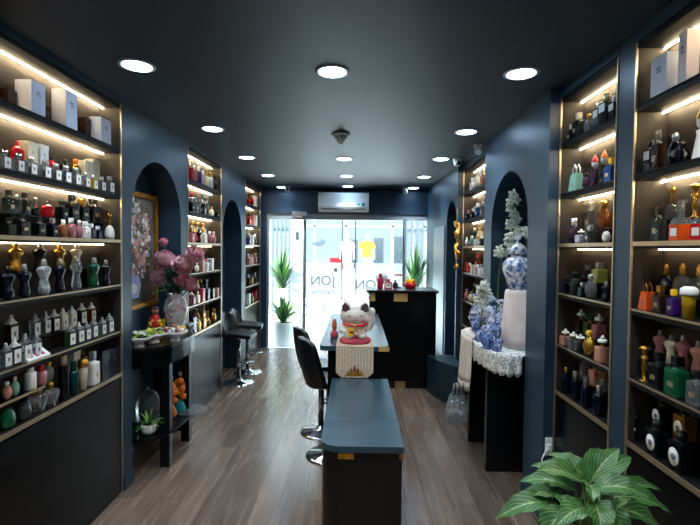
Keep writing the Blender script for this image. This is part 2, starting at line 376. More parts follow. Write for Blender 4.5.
# ------------------------------------------------------------------ bottle library
cache = {}
CAPN = {'gold':'gold','silver':'silver','black':'black','whitep':'white','red':'red','cream':'cream','yellow':'yellow','orange':'orange','blackg':'black','chrome':'silver','petalw':'white','goldg':'gold','greeng':'green','pinkg':'pink','petal':'pink','clear':'clear','mint':'mint','whiteg':'white','purple':'purple','crimson':'crimson','brown':'brown','smoke':'grey','redg':'red','dkear':'brown'}
COL = {'clear':'clear','crystal':'white crystal','smoke':'smoky grey','blackg':'black','navyg':'navy','blueg':'blue','amber':'amber','redg':'red','pinkg':'pink','greeng':'green','mint':'mint','purple':'purple','goldg':'gold','whiteg':'white','cream':'cream','orangeg':'orange','yellowg':'yellow','peach':'peach','brown':'brown','plum':'plum','lime':'lime','teal_g':'teal','lilac':'lilac','olive':'olive','copper':'copper'}
def bottle_parts(kind, body, cap, h, w, t):
    L = []
    def add(n, mb): L.append((n, mb.mesh(n)))
    if kind in ('square','tower','oval','label'):
        bh = {'square':.72,'tower':.68,'oval':.74,'label':.72}[kind]*h
        add('body', MB().box(-t/2,t/2,-w/2,w/2,0,bh,body,min(t,w)*.1))
        if kind=='tower':
            m = MB(); m.box(-t*.42,t*.42,-w*.42,w*.42,bh+.0005,bh+.05*h,cap); m.lathe([(w*.4,bh+.05*h),(w*.16,bh+.18*h),(w*.13,bh+.22*h),(w*.16,bh+.26*h),(w*.04,h)],(0,0,0),cap,10); add('cap', m)
        else:
            m = MB(); m.cyl(0,0,bh+.0003,bh+.05*h,w*.16,'silver',10); add('collar', m)
            m = MB(); m.cyl(0,0,bh+.05*h,h,w*.25,cap,12); add('cap', m)
        if kind in('square','tower'):
            k = .36 if kind=='square' else .42
            m = MB(); m.box(t/2+.0002,t/2+.0012,-w*k,w*k,bh*.14,bh*.86,'wlabel'); m.box(t/2+.0012,t/2+.0016,-w*k*.3,w*k*.3,bh*.4,bh*.62,'ink'); add('label', m)
        if kind=='label':
            m = MB(); m.box(t/2+.0002,t/2+.0012,-w*.4,w*.4,bh*.55,bh*.92,'wlabel'); add('label', m)
        if kind=='oval':
            m = MB(); m.lathe([(w*.36,0),(w*.36,.0012)],(t/2+.0002,0,bh*.5),'wlabel',20,sx=1.25,axis=(1,0,0)); m.lathe([(w*.16,0),(w*.16,.0006)],(t/2+.0014,0,bh*.5),'ink',14,axis=(1,0,0)); add('label', m)
    elif kind=='block':
        bh=.68*h
        add('body', MB().box(-t/2,t/2,-w/2,w/2,0,bh,body,min(t,w)*.16).box(-t*.3,t*.3,-w*.32,w*.32,bh+.0002,bh+.04*h,body,.001,taper=.6))
        m = MB(); m.cyl(0,0,bh+.041*h,bh+.08*h,w*.15,'gold' if cap=='gold' else 'silver',10); add('collar', m)
        m = MB(); m.box(-w*.2,w*.2,-w*.22,w*.22,bh+.081*h,h,cap,w*.03); add('cap', m)
        if h>.09: add('label', MB().box(t/2+.0002,t/2+.001,-w*.2,w*.2,bh*.35,bh*.55,'trim'))
    elif kind=='cyl':
        add('body', MB().lathe([(w*.42,0),(w*.46,.02*h),(w*.46,.66*h),(w*.4,.7*h),(w*.16,.72*h)],(0,0,0),body,16))
        add('cap', MB().lathe([(w*.26,.7201*h),(w*.26,h*.98),(w*.22,h)],(0,0,0),cap,14))
    elif kind=='torso':
        add('body', MB().lathe([(w*.28,0),(w*.36,.06*h),(w*.42,.16*h),(w*.36,.3*h),(w*.27,.42*h),(w*.36,.54*h),(w*.5,.66*h),(w*.5,.72*h),(w*.36,.78*h),(w*.14,.82*h)],(0,0,0),body,18,sx=t/w*1.0))
        add('cap', MB().lathe([(w*.15,.8205*h),(w*.17,.86*h),(w*.13,.92*h),(w*.14,.97*h),(w*.06,h)],(0,0,0),cap,12))
    elif kind=='round':
        p = [(w*.5*math.sin(PI*(.12+.8*k/8)), .36*h-.40*h*math.cos(PI*(.12+.8*k/8))) for k in range(9)]
        p = [(r, z-p[0][1]) for r,z in p]; top = p[-1][1]
        add('body', MB().lathe(p,(0,0,0),body,18,sx=t/w))
        add('cap', MB().lathe([(w*.14,top+.0004),(w*.15,top+.04*h),(w*.2,top+.1*h),(w*.2,h*.96),(w*.1,h)],(0,0,0),cap,12))
    elif kind=='apple':
        add('body', MB().lathe([(w*.2,0),(w*.4,.1*h),(w*.5,.35*h),(w*.46,.58*h),(w*.3,.74*h),(w*.12,.72*h)],(0,0,0),body,20,sx=t/w))
        add('cap', MB().lathe([(w*.09,.7205*h),(w*.13,.8*h),(w*.1,.9*h),(w*.04,h)],(0,0,0),cap,12))
    elif kind=='flask':
        add('body', MB().lathe([(w*.36,0),(w*.48,.1*h),(w*.5,.25*h),(w*.4,.42*h),(w*.16,.54*h)],(0,0,0),body,18,sx=t/w))
        add('cap', MB().lathe([(w*.15,.5405*h),(w*.12,.7*h),(w*.13,.86*h),(w*.2,.9*h),(w*.17,h)],(0,0,0),cap,12))
    elif kind=='decanter':
        bh=.56*h
        add('body', MB().box(-t/2,t/2,-w/2,w/2,0,bh*.72,body,.003).box(-t*.49,t*.49,-w*.49,w*.49,bh*.722,bh,'clear',.002,taper=.7))
        add('label', MB().box(t/2+.0002,t/2+.001,-w*.3,w*.3,bh*.2,bh*.55,'wlabel'))
        add('stopper', MB().lathe([(w*.2,bh+.0005),(w*.17,bh+.12*h),(w*.22,bh+.26*h),(w*.34,h*.94),(w*.36,h)],(0,0,0),cap,14,smooth=False))
    elif kind=='flower':
        bh=.55*h
        add('body', MB().box(-t/2,t/2,-w/2,w/2,0,bh,body,w*.14))
        add('collar', MB().cyl(0,0,bh+.0004,bh+.08*h,w*.14,'gold',10))
        m = MB()
        for k in range(6):
            a=2*PI*k/6; m.ell((w*.24*math.cos(a),w*.24*math.sin(a),bh+.2*h),(w*.2,w*.2,h*.07),cap,8,5,rot=(0,0,a))
        m.ell((0,0,bh+.3*h),(w*.17,w*.17,h*.11),cap,8,5); m.ell((0,0,bh+.37*h),w*.08,'yellow',8,5); add('flower_cap', m)
    elif kind=='doll':
        add('body', MB().lathe([(w*.46,0),(w*.48,.03*h),(w*.36,.28*h),(w*.26,.46*h),(w*.3,.54*h),(w*.12,.58*h)],(0,0,0),body,16))
        m = MB(); m.ell((0,0,.7*h),(w*.3,w*.3,h*.12),'whiteg',12,8); add('head', m)
        m = MB(); m.lathe([(w*.3,.755*h),(w*.3,.79*h),(w*.2,.88*h),(w*.1,.94*h)],(0,0,0),cap,12); m.ell((0,0,.96*h),h*.04,cap,8,6); add('hat_cap', m)
    elif kind=='figure':
        add('body', MB().lathe([(w*.42,0),(w*.4,.03*h),(w*.14,.07*h),(w*.16,.25*h),(w*.26,.4*h),(w*.16,.52*h),(w*.3,.64*h),(w*.24,.7*h),(w*.08,.74*h)],(0,0,0),body,12,sx=.8))
        add('cap', MB().lathe([(w*.1,.7405*h),(w*.2,.8*h),(w*.18,.88*h),(w*.42,.9*h),(w*.3,.96*h),(w*.05,h)],(0,0,0),cap,12))
    elif kind=='bag':
        add('body', MB().box(-t/2,t/2,-w/2,w/2,0,.66*h,body,w*.06,taper=.72).box(t/2-.004,t/2-.001,-w*.1,w*.1,.2*h,.3*h,'pinkg'))
        m = MB()
        for sx in (-1,1): m.tube([(sx*t*.2,-w*.22,.64*h),(sx*t*.2,-w*.2,.85*h),(sx*t*.2,0,.99*h),(sx*t*.2,w*.2,.85*h),(sx*t*.2,w*.22,.64*h)],w*.035,cap,6)
        add('handle', m)
    elif kind=='tub':
        add('body', MB().lathe([(w*.34,0),(w*.42,.72*h),(w*.4,.74*h)],(0,0,0),body,18))
        add('cap', MB().lathe([(w*.5,.7405*h),(w*.52,.8*h),(w*.5,.93*h),(w*.3,h)],(0,0,0),cap,18))
    elif kind=='shell':
        add('body', MB().lathe([(w*.3,0),(w*.5,.2*h),(w*.48,.55*h),(w*.3,.85*h),(w*.1,.97*h),(0,h)],(0,0,0),body,18,sx=t/w))
    elif kind=='dome':
        add('body', MB().lathe([(w*.46,0),(w*.5,.06*h),(w*.5,.36*h),(w*.42,.52*h),(w*.26,.62*h),(w*.12,.66*h)],(0,0,0),body,20,sx=t/w))
        add('cap', MB().lathe([(w*.11,.6605*h),(w*.15,.72*h),(w*.1,.8*h),(w*.14,.88*h),(w*.05,h)],(0,0,0),cap,12))
    elif kind=='heart':
        pts=[]
        for k in range(28):
            a=2*PI*k/28; x=16*math.sin(a)**3; y=13*math.cos(a)-5*math.cos(2*a)-2*math.cos(3*a)-math.cos(4*a)
            pts.append((x/34*w, (y+17)/29*.72*h))
        pts=[(p,max(q,.012*h)) for p,q in pts]
        add('body', MB().prism(pts,-t/2,t/2,'x',body,True))
        add('cap', MB().lathe([(w*.12,.66*h),(w*.13,.78*h),(w*.2,.84*h),(w*.18,h)],(0,0,0),cap,12))
    elif kind=='box':
        add('carton', MB().box(-t/2,t/2,-w/2,w/2,0,h*.82,body,.0012))
        add('lid', MB().box(-t/2-.0012,t/2+.0012,-w/2-.0012,w/2+.0012,h*.8205,h,body,.0012))
        m = MB()
        for dy,dz in ((-.09,.62),(.0,.66),(.09,.62),(-.06,.55),(.06,.55),(0,.58)): m.box(t/2+.0001,t/2+.0008,(dy-.03)*w,(dy+.03)*w,(dz-.014)*h,(dz+.014)*h,'ink')
        add('printed_mark', m)
    return L
KN = {'square':'square bottle','block':'square bottle','tower':'tall bottle','oval':'bottle','label':'labelled bottle','cyl':'round bottle','torso':'torso-shaped bottle','round':'rounded bottle','apple':'apple-shaped bottle','flask':'flask','decanter':'decanter','flower':'square bottle','doll':'doll-shaped bottle','figure':'figurine bottle','bag':'handbag-shaped bottle','tub':'tapered bottle','shell':'glass shell','dome':'domed bottle','heart':'heart-shaped bottle','box':'gift box'}
CAT = {'box':'box'}
WID = {'square':.55,'block':.58,'tower':.34,'oval':.6,'label':.42,'cyl':.45,'torso':.5,'round':.62,'apple':1.1,'flask':.45,'decanter':.46,'flower':.6,'doll':.5,'figure':.42,'bag':.62,'tub':.62,'shell':1.2,'dome':.85,'heart':.8,'box':.6}
ORD = ['first','second','third','fourth','fifth','sixth','seventh','eighth','ninth','tenth','eleventh','twelfth','thirteenth','fourteenth','fifteenth','sixteenth','seventeenth','eighteenth','nineteenth','twentieth','twenty-first','twenty-second']
SHN = ['bottom shelf','fifth shelf','fourth shelf','third shelf','second shelf','top shelf']
def fill(side, cabname, si, y0, y1, front, back=(), rh=0, frontrow=.034, z=None, shname=None, riser=True):
    """front/back rows: (px, height_px, kind, body, cap[, width factor]); px = where the item stands along the shelf"""
    fx = XL if side < 0 else XC; s = 1 if side < 0 else -1
    K = abs(fx); z0 = ZS[si] if z is None else z
    items = []
    for row, lst in ((0,front),(1,back)):
        xx = fx - s*(frontrow if row==0 else .1)
        its = []
        for it in lst:
            px, hp, kind, body, cap = it[:5]; wf = it[5] if len(it)>5 else 1
            Y = abs(xx)*F/abs(px-356); h = hp*Y/F; its.append([px,Y,h,kind,body,cap,wf])
        its.sort(key=lambda q:q[1])
        for i,q in enumerate(its):
            gap = 9
            if i: gap = min(gap, q[1]-its[i-1][1])
            if i < len(its)-1: gap = min(gap, its[i+1][1]-q[1])
            gap = min(gap, 2*(q[1]-y0-.02), 2*(y1-.02-q[1]))
            w = min(WID[q[3]]*q[2]*q[6], gap*.94, .13)
            w = max(w, .012)
            t = min(w*.8, .056) if q[3] not in ('square','tower') else min(max(w*.62,.024),.05)
            if q[3] in ('cyl','doll','figure','tub','decanter','flower'): w = min(w,.058); t = w
            if q[3] == 'box': t = min(.8*w,.05)
            items.append((q, xx, w, t, z0 + (rh if row else 0)+.0006))
    tot = sorted(items, key=lambda e:e[0][0])
    for n,(q,xx,w,t,zz) in enumerate(tot):
        px,Y,h,kind,body,cap,wf = q
        h = min(h, .255 if si==5 else .262-(zz-z0))
        key = (kind,body,cap,round(h,2),round(w,2),round(t,2))
        loc = (xx,Y,zz); rz = 0 if side<0 else PI
        cn = COL.get(body) or {'bluebox':'white','pinkbox':'cream','blackgloss':'black','red':'red','petal':'pink'}.get(body,body)
        look = cn+' '+KN[kind]
        if kind not in ('box','shell','oval','flower'): look += ' with '+CAPN.get(cap,cap)+(' handle' if kind=='bag' else ' stopper' if kind=='decanter' else ' hat' if kind=='doll' else ' cap')
        if kind=='oval': look += ' with pale oval label'
        if kind=='flower': look += ' with flower cap'
        lab = f"{look}, {ORD[n]} from left on {shname or SHN[si]}, {cabname}"
        sc = (1,1,1)
        grp = None
        if key not in cache:
            r = thing({'box':'gift_box','shell':'glass_ornament'}.get(kind,'perfume_bottle'), lab, CAT.get(kind,'bottle'), loc, rz)
            for nm, me in bottle_parts(kind, body, cap, h, w, t): link(nm, me, r)
            cache[key] = r
        else: r = copy_thing(cache[key], loc, rz, lab)
        r['group'] = ('gift boxes' if kind=='box' else 'perfume bottles')+f" on the {shname or SHN[si]} of the {cabname}"
    if rh and back and riser:
        a = max(y0+.016, min(e[0][1]-e[2]/2 for e in items if e[4]>z0+.01)-.01); b = min(y1-.016, max(e[0][1]+e[2]/2 for e in items if e[4]>z0+.01)+.01)
        m = MB(); m.box(-.034,.034,-(b-a)/2,(b-a)/2,rh-.006,rh,'blackgloss',.001)
        r = thing('shelf_riser', f"black display step behind the front bottles on {shname or SHN[si]}, {cabname}", 'display step', (fx-s*.1,(a+b)/2,z0+.0003))
        m.obj('step_board', r)
        for e in (-1,1):
            m = MB(); m.box(-.034,.034,e*((b-a)/2-.006),e*(b-a)/2,0,rh-.0061,'blackgloss'); m.obj('step_support', r)

# near left cabinet
NL = 'leftmost cabinet'; a,b = .95,3.035
def boxes(side, lst, cn):
    fx = XL if side<0 else XC; s = 1 if side<0 else -1
    for i,(pc,pf,ps,hp,bm) in enumerate(lst):
        X = abs(fx)-0
        xf = abs(fx)+.012
        Yc = xf*F/abs(pc-356); Yf = xf*F/abs(pf-356); w = Yf-Yc; t = min(abs(ps-pc)/F*Yc, .11); h = min(hp*Yc/F,.245)
        r = thing('gift_box', cn[i], 'box', (fx-s*(.012+t/2),(Yc+Yf)/2,ZS[5]+.0006), 0 if side<0 else PI, 'white gift boxes on the top shelves')
        m = MB(); m.box(-t/2,t/2,-w/2,w/2,0,h,bm,.0015); m.obj('carton', r)
        m = MB()
        for k in range(3):
            m.box(t/2+.0001,t/2+.0007,-w*.14+k*w*.1,-w*.08+k*w*.1,h*.66,h*.72,'ink'); m.box(t/2+.0001,t/2+.0007,-w*.11+k*w*.1,-w*.05+k*w*.1,h*.58,h*.63,'ink')
        m.obj('printed_mark', r)
boxes(-1, [(30,44,13,33,'bluebox'),(65,76,50,38,'bluebox'),(100,110,88,25,'bluebox')],
      ['white gift box with small grey mark, nearest to camera on left top shelf','tallest white gift box, middle one of three on left top shelf','small white gift box at far end of left top shelf'])
fill(-1,NL,5,a,b,[],[(6,20,'box','brown','gold'),(84,22,'box','brown','gold'),(42,18,'box','brown','gold')])
fill(-1,NL,4,a,b,
 [(2,20,'square','clear','chrome'),(16,19,'square','clear','chrome'),(29,19,'square','clear','silver'),(43,19,'square','clear','silver'),(54,18,'square','clear','silver'),(64,18,'square','clear','silver'),(74,18,'square','clear','silver'),(84,16,'square','clear','silver'),(92,15,'square','yellowg','silver'),(100,15,'square','clear','silver'),(108,17,'square','clear','silver')],
 [(15,24,'apple','redg','red',.8),(26,25,'box','cream','gold'),(38,25,'box','whiteg','gold',.8),(50,17,'round','redg','black',1.1),(63,17,'round','smoke','black'),(74,20,'round','goldg','orange'),(83,20,'box','cream','gold'),(91,23,'box','cream','gold')], rh=.055)
fill(-1,NL,3,a,b,
 [(6,18,'block','blackg','black'),(18,23,'block','blackg','black'),(36,20,'block','blackg','black',.9),(50,19,'block','navyg','silver',.8),(61,18,'cyl','copper','whitep'),(69,20,'cyl','pinkg','whitep'),(77,18,'round','pinkg','whitep'),(83,17,'block','whiteg','whitep'),(89,15,'block','plum','whitep'),(96,13,'block','navyg','whitep'),(108,26,'flask','whiteg','goldg',1)],
 [(6,24,'block','smoke','black'),(14,20,'round','clear','silver'),(22,23,'block','smoke','black'),(33,19,'flask','blackg','silver'),(45,17,'apple','redg','dkear',1.1),(60,18,'block','blackg','black'),(70,26,'block','blackg','black',.8),(80,22,'block','blackg','gold'),(91,24,'block','blackg','black')], rh=.105)
fill(-1,NL,2,a,b,
 [(4,34,'torso','navyg','blackg',.9),(21,34,'torso','navyg','silver',.85),(41,36,'torso','crystal','silver',.9),(57,34,'torso','navyg','silver',.75),(74,34,'torso','clear','silver',.8),(92,30,'torso','greeng','silver',.95),(104,26,'torso','navyg','silver',.9)],
 [(12,34,'torso','goldg','gold',1.1),(37,31,'torso','blackg','silver',1.1),(57,31,'torso','goldg','gold'),(74,30,'torso','cream','silver')], rh=.115)
fill(-1,NL,1,a,b,
 [(1,26,'tower','clear','silver',1.15),(10,28,'tower','smoke','whitep',1.15),(21,29,'tower','clear','silver',1.15),(32,26,'tower','clear','silver',1.1),(67,22,'tower','olive','silver',1.3),(76,22,'tower','clear','silver',1.3),(84,21,'tower','clear','silver',1.2),(91,21,'tower','clear','silver',1.2),(100,19,'tower','clear','silver',1.3),(107,20,'tower','clear','silver',1.3)],
 [(7,30,'tower','brown','whitep',1.1),(31,25,'tower','clear','silver',1.1),(42,25,'tower','clear','silver',1.1),(51,23,'tower','brown','whitep',1.2),(60,22,'tower','cream','whitep',1.2),(69,22,'tower','cream','whitep',1.2),(79,22,'tower','brown','whitep',1.2),(89,20,'tower','amber','whitep',1.2)], rh=.085)
fill(-1,NL,0,a,b,
 [(2,22,'shell','greeng','silver',.7),(19,20,'shell','smoke','silver',.7),(34,26,'heart','clear','gold',1.1),(46,25,'heart','clear','gold',1.0),(60,50,'cyl','blackg','cream',.6),(70,34,'cyl','teal_g','greeng',.9),(80,32,'tub','cream','goldg',.9),(90,34,'block','whiteg','silver',.6),(100,30,'box','navyg','black'),(109,28,'box','navyg','black')],
 [(70,30,'box','bluebox','gold',.6),(80,24,'torso','goldg','gold')], rh=.06)
# short upper shelf in the near left cabinet's bottom bay
h2 = thing('half_shelf','short black shelf standing above the bottom shelf of leftmost cabinet','shelf',(XL-.066,1.75,ZS[0]+.0005))
m = MB(); m.box(-.062,.06,-.78,.53,.125,.135,'blackgloss',.001); m.box(.06,.063,-.78,.53,.125,.137,'trim'); m.obj('shelf_board', h2)
for e in (-.775,.525):
    m = MB(); m.box(-.062,.0,e-.003,e+.003,0,.1245,'blackgloss'); m.obj('support', h2)
fill(-1,NL,0,a,2.60,[(2,18,'round','peach','whitep'),(10,20,'round','mint','cream'),(26,25,'cyl','whiteg','whitep',1.5),(37,20,'cyl','pinkg','red',1.4),(45,20,'round','clear','gold',1.2)],(),z=ZS[0]+.1355,shname='short shelf')
# tester card tray
t_ = thing('tester_card','slanted white tester card with coloured swatches on fifth shelf of leftmost cabinet','card',(XL-.045,2.24,ZS[1]+.001))
m = MB(); m.prism([(-.03,0),(.04,0),(.04,.008),(-.03,.062)],-.075,.085,'y','whitep'); m.obj('card_stand', t_)
m = MB()
for i in range(3):
    for k in range(2):
        x = .024-.03*k; zz = .008+ (.04-x)*.054/.07
        m.prism([(x-.009,zz+.0075),(x+.009,zz-.0065),(x+.009,zz-.0055),(x-.009,zz+.0085)],-.05+.042*i,-.026+.042*i,'y',('orange','red','crimson','navyg','navyg','purple')[i+3*k])
m.obj('swatch', t_)

# middle left cabinet
ML = 'left peony cabinet'; a,b = 4.225,5.29
cols = [('pinkg','whitep'),('crimson','gold')]
fill(-1,'second left cabinet',5,a,b,[(190,18,'cyl','redg','whitep'),(194,17,'cyl','pinkg','whitep'),(198,17,'cyl','purple','whitep'),(202,15,'cyl','lilac','whitep'),(206,15,'cyl','cream','gold'),(210,16,'cyl','whiteg','gold'),(214,15,'cyl','blackg','black')])
fill(-1,'second left cabinet',4,a,b,[(190,14,'block','blackg','silver'),(194,15,'block','clear','silver'),(198,15,'torso','clear','silver'),(202,14,'torso','smoke','silver'),(206,15,'torso','clear','silver'),(211,10,'round','cream','gold'),(216,9,'block','blackg','black')],[(191,14,'round','redg','red'),(202,16,'cyl','clear','silver')],rh=.07)
fill(-1,'second left cabinet',3,a,b,[(190,14,'block','pinkg','gold'),(194,12,'round','redg','gold'),(198,14,'torso','blackg','black'),(203,14,'block','whiteg','gold'),(209,12,'round','pinkg','whitep'),(213,12,'round','pinkg','petal')],[(192,14,'round','cream','gold'),(197,14,'round','cream','gold'),(202,13,'block','whiteg','gold')],rh=.07)
fill(-1,'second left cabinet',2,a,b,[(196,10,'round','whiteg','whitep'),(201,12,'box','peach','gold'),(205,12,'block','whiteg','red'),(210,12,'box','whiteg','gold')])
fill(-1,'second left cabinet',1,a,b,[(191,14,'flower','pinkg','petal'),(196,12,'block','cream','gold'),(201,13,'box','crimson','gold'),(206,11,'box','plum','gold'),(211,10,'box','navyg','gold'),(216,9,'box','peach','gold')],[(196,13,'round','cream','gold'),(200,12,'round','smoke','gold'),(204,11,'box','brown','gold')],rh=.09)
fill(-1,'second left cabinet',0,a,b,[(192,16,'box','purple','gold'),(197,18,'dome','goldg','gold'),(202,15,'block','goldg','gold'),(207,15,'flask','goldg','gold'),(213,14,'round','goldg','gold')],[(195,14,'round','pinkg','gold'),(203,18,'flask','cream','gold')],rh=.06)
# far left cabinet
FLn = 'far left cabinet'; a,b = 6.43,7.43
rc = random.Random(5)
pal = ['redg','whiteg','blueg','cream','pinkg','blackg','amber','clear','navyg','goldg','peach','plum']
far = {5:['redg','redg','whiteg','plum'],4:['redg','orangeg','whiteg','brown'],3:['blueg','whiteg','clear','cream'],2:['pinkg','cream','pinkg','peach'],1:['blackg','goldg','smoke','cream'],0:['whiteg','clear','redg','peach']}
kc = ['block','cyl','round','box','flask']
for si,cl in far.items():
    fill(-1,'far left cabinet',si,a,b,[(248.2+3.2*i,[11,10,11,9][i],rc.choice(kc),c,rc.choice(['gold','silver','black','whitep'])) for i,c in enumerate(cl)])
# middle right cabinet
MR = 'cabinet above socket'; a,b = 2.19,2.80
fill(1,MR,5,a,b,[(567,17,'block','blackg','silver',.8),(574,25,'block','blackg','cream',.8),(584,19,'round','clear','gold'),(594,26,'label','blackg','cream'),(601,30,'label','blackg','cream'),(609,24,'label','blackg','whitep')],[(590,16,'round','smoke','black')])
fill(1,MR,4,a,b,[(573,27,'bag','mint','whiteg'),(583,16,'round','plum','black'),(591,32,'doll','plum','red',1),(600,34,'doll','blackg','orange',1),(608,24,'block','blueg','yellow')],[(577,18,'block','lilac','black')])
fill(1,MR,3,a,b,[(572,25,'cyl','plum','whitep',1.0),(579,15,'flower','lilac','petalw'),(588,17,'block','smoke','silver',1),(604,15,'round','whiteg','black',1)],[(588,28,'block','clear','silver',.6),(601,29,'round','amber','gold')],rh=.07)
fill(1,MR,2,a,b,[(566,15,'block','navyg','black'),(574,23,'cyl','smoke','black'),(582,14,'block','blackg','silver'),(590,24,'round','clear','silver',1),(605,20,'torso','navyg','silver')],[(586,16,'block','plum','silver'),(598,20,'block','lime','silver',1.2)],rh=.08)
fill(1,MR,1,a,b,[(566,17,'flower','peach','petalw',.9),(574,18,'flower','clear','petalw',.9),(581,19,'flower','smoke','petalw'),(590,26,'round','goldg','yellow'),(603,28,'flower','peach','petalw')],[(581,24,'flower','brown','petalw'),(590,24,'flower','olive','greeng'),(599,27,'flower','pinkg','petalw')],rh=.085)
fill(1,MR,0,a,b,[(568,26,'cyl','navyg','gold'),(577,28,'cyl','navyg','silver'),(588,30,'cyl','navyg','silver'),(601,30,'cyl','navyg','silver')],[(586,22,'block','clear','silver',.7),(597,23,'block','peach','silver',.9),(575,16,'round','plum','gold'),(607,18,'block','clear','gold')],rh=.105)
# near right cabinet
NR = 'rightmost cabinet'; a,b = .95,2.06
boxes(1, [(658,643,669,40,'bluebox'),(677,669,690,52,'pinkbox'),(706,697,716,50,'bluebox')],
      ['pale lilac gift box with grey dotted mark on right top shelf, furthest back','tall cream gift box in middle of three on right top shelf','white gift box cut off by right edge of photo on top shelf'])
fill(1,NR,4,a,b,[(645,31,'label','blackg','black',.8),(652,39,'block','brown','clear',.5),(669,32,'round','navyg','silver',.8),(694,52,'doll','whiteg','gold',.7)],[(676,26,'round','blackg','black')])
fill(1,NR,3,a,b,[(655,34,'block','smoke','black',.6),(677,40,'decanter','orangeg','clear'),(699,40,'decanter','redg','clear')],[(668,32,'flask','clear','gold'),(690,34,'figure','goldg','gold')],rh=.09)
fill(1,NR,2,a,b,[(646,28,'bag','orangeg','gold',.8),(659,27,'block','brown','gold',.8),(672,26,'block','purple','yellow',.7),(687,32,'tub','yellowg','whitep')],[(664,30,'dome','navyg','gold',.7),(680,33,'dome','clear','gold',.9),(697,34,'dome','clear','gold',.9)],rh=.07)
fill(1,NR,1,a,b,[(645,36,'figure','goldg','gold',.9),(660,36,'block','blackg','black',.9),(678,40,'block','greeng','blackg',.9),(700,36,'block','clear','black',.9)],[(660,31,'torso','pinkg','silver',1.1),(671,30,'torso','cream','silver'),(683,34,'torso','pinkg','silver'),(698,34,'torso','peach','silver')],rh=.09)
fill(1,NR,0,a,b,[(638.5,31,'oval','blackg','black',.85),(660,35,'oval','blackg','black',.85),(684,40,'oval','blackg','black',.85)],[(664,30,'oval','blackg','black',.85),(687,33,'oval','goldg','black',.85)],rh=.09)
# far right cabinet
FR = 'far right cabinet'; a,b = 4.18,5.29
fill(1,FR,5,a,b,[(471,13,'block','whiteg','whitep'),(476,16,'cyl','whiteg','whitep'),(481,18,'round','peach','whitep')],[(477,16,'box','bluebox','gold')])
fill(1,FR,4,a,b,[(467,10,'block','blackg','pinkg'),(472,10,'block','blackg','silver'),(477,14,'block','blueg','whitep'),(482,14,'block','clear','silver')],[(475,13,'box','cream','gold')])
fill(1,FR,3,a,b,[(466,9,'round','whiteg','whitep'),(471,10,'block','mint','whitep'),(476,10,'block','whiteg','gold'),(481,10,'block','smoke','whitep')],[(474,12,'block','teal_g','silver'),(479,12,'block','cream','gold')],rh=.07)
fill(1,FR,2,a,b,[(466,10,'block','redg','red'),(469.5,10,'block','redg','whitep'),(473,9,'box','cream','gold'),(477,10,'block','lilac','whitep'),(481,11,'block','whiteg','silver')],[(478,13,'block','amber','red')],rh=.07)
fill(1,FR,1,a,b,[(467,11,'round','pinkg','silver'),(471,10,'round','cream','gold'),(475,9,'round','goldg','gold'),(480,10,'round','whiteg','silver')],[(475,12,'block','smoke','silver')],rh=.06)

# ------------------------------------------------------------------ ceiling fittings
rows = {'left':(-1.18,[0.1,1.3,2.47,3.76,4.93,6.12,7.28]),'middle':(-.14,[0.1,1.3,2.54,4.96,6.12,7.12]),'right':(.89,[0.1,1.3,2.55,3.8,4.93,6.15,7.25])}
for nm,(x,ys) in rows.items():
    vis = [y for y in ys if y>2]
    for y in ys:
        if y > 2: pos = ['nearest to','second from','third from','fourth from','fifth from'][vis.index(y)]
        else: pos = 'out of view behind'
        r = thing('downlight', f"round recessed ceiling downlight in {nm} row, {pos} the camera" if y>2 else f"ceiling downlight of {nm} row at {y:.1f} metres, out of view near the camera", 'ceiling light', (x,y,ZC), 0, 'round downlights in the ceiling')
        m = MB(); m.lathe([(.074,-.0005),(.095,-.0005),(.095,-.006),(.08,-.009),(.074,-.006),(.074,-.0005)],(0,0,0),'whitep',28,caps=False); m.obj('trim_ring', r)
        m = MB(); m.lathe([(0,-.0015),(.073,-.0015),(.073,-.008),(0,-.008)],(0,0,0),'lamp',24); m.obj('diffuser', r)
        ld = bpy.data.lights.new('downlight_glow','SPOT'); ld.energy = 36; ld.color = (.83,.92,1); ld.shadow_soft_size = .06; ld.spot_size = 1.95; ld.spot_blend = .8
        lo = bpy.data.objects.new('downlight_glow', ld); C.objects.link(lo); lo.location = (x,y,ZC-.03)
r = thing('smoke_detector','small white conical detector on ceiling between middle downlights','detector',(-.14,3.9,ZC))
m = MB(); m.lathe([(.075,-.0005),(.08,-.012),(.06,-.02)],(0,0,0),'whitep',20); m.obj('base_plate', r)
m = MB(); m.lathe([(.058,-.0205),(.036,-.055),(.018,-.085),(0,-.09)],(0,0,0),'whitep',18); m.obj('sensor_cone', r)
def dome_cam(loc, lab):
    r = thing('security_camera', lab, 'camera', loc, 0, 'ceiling security cameras')
    m = MB(); m.lathe([(.05,-.0005),(.05,-.02),(.044,-.026)],(0,0,0),'whitep',18); m.obj('mount', r)
    m = MB(); m.ell((0,0,-.05),(.04,.04,.04),'whitep',16,10); m.obj('housing', r)
    m = MB(); m.lathe([(.02,0),(.017,.006),(0,.008)],(.008,-.037,-.057),'black',14,axis=(.2,-1,-.3)); m.obj('lens', r)
dome_cam((-1.08,7.2,ZC),'white dome camera on ceiling above the left side of the shopfront')
dome_cam((.77,7.35,ZC),'white dome camera on ceiling right of the air conditioner')
dome_cam((1.06,4.9,ZC),'white dome camera on ceiling by the far right cabinet')
# track spot at right arch wall
r = thing('spot_camera','small white corner camera high on right wall before the far right cabinet','camera',(1.10,4.25,ZC))
m = MB(); m.box(-.03,.03,-.03,.03,-.03,-.0005,'whitep',.004); m.obj('mount', r)
m = MB(); m.lathe([(.02,0),(.03,.03),(.03,.09),(.024,.1)],(0,.02,-.055),'whitep',14,axis=(-.1,-1,-.35)); m.obj('housing', r)
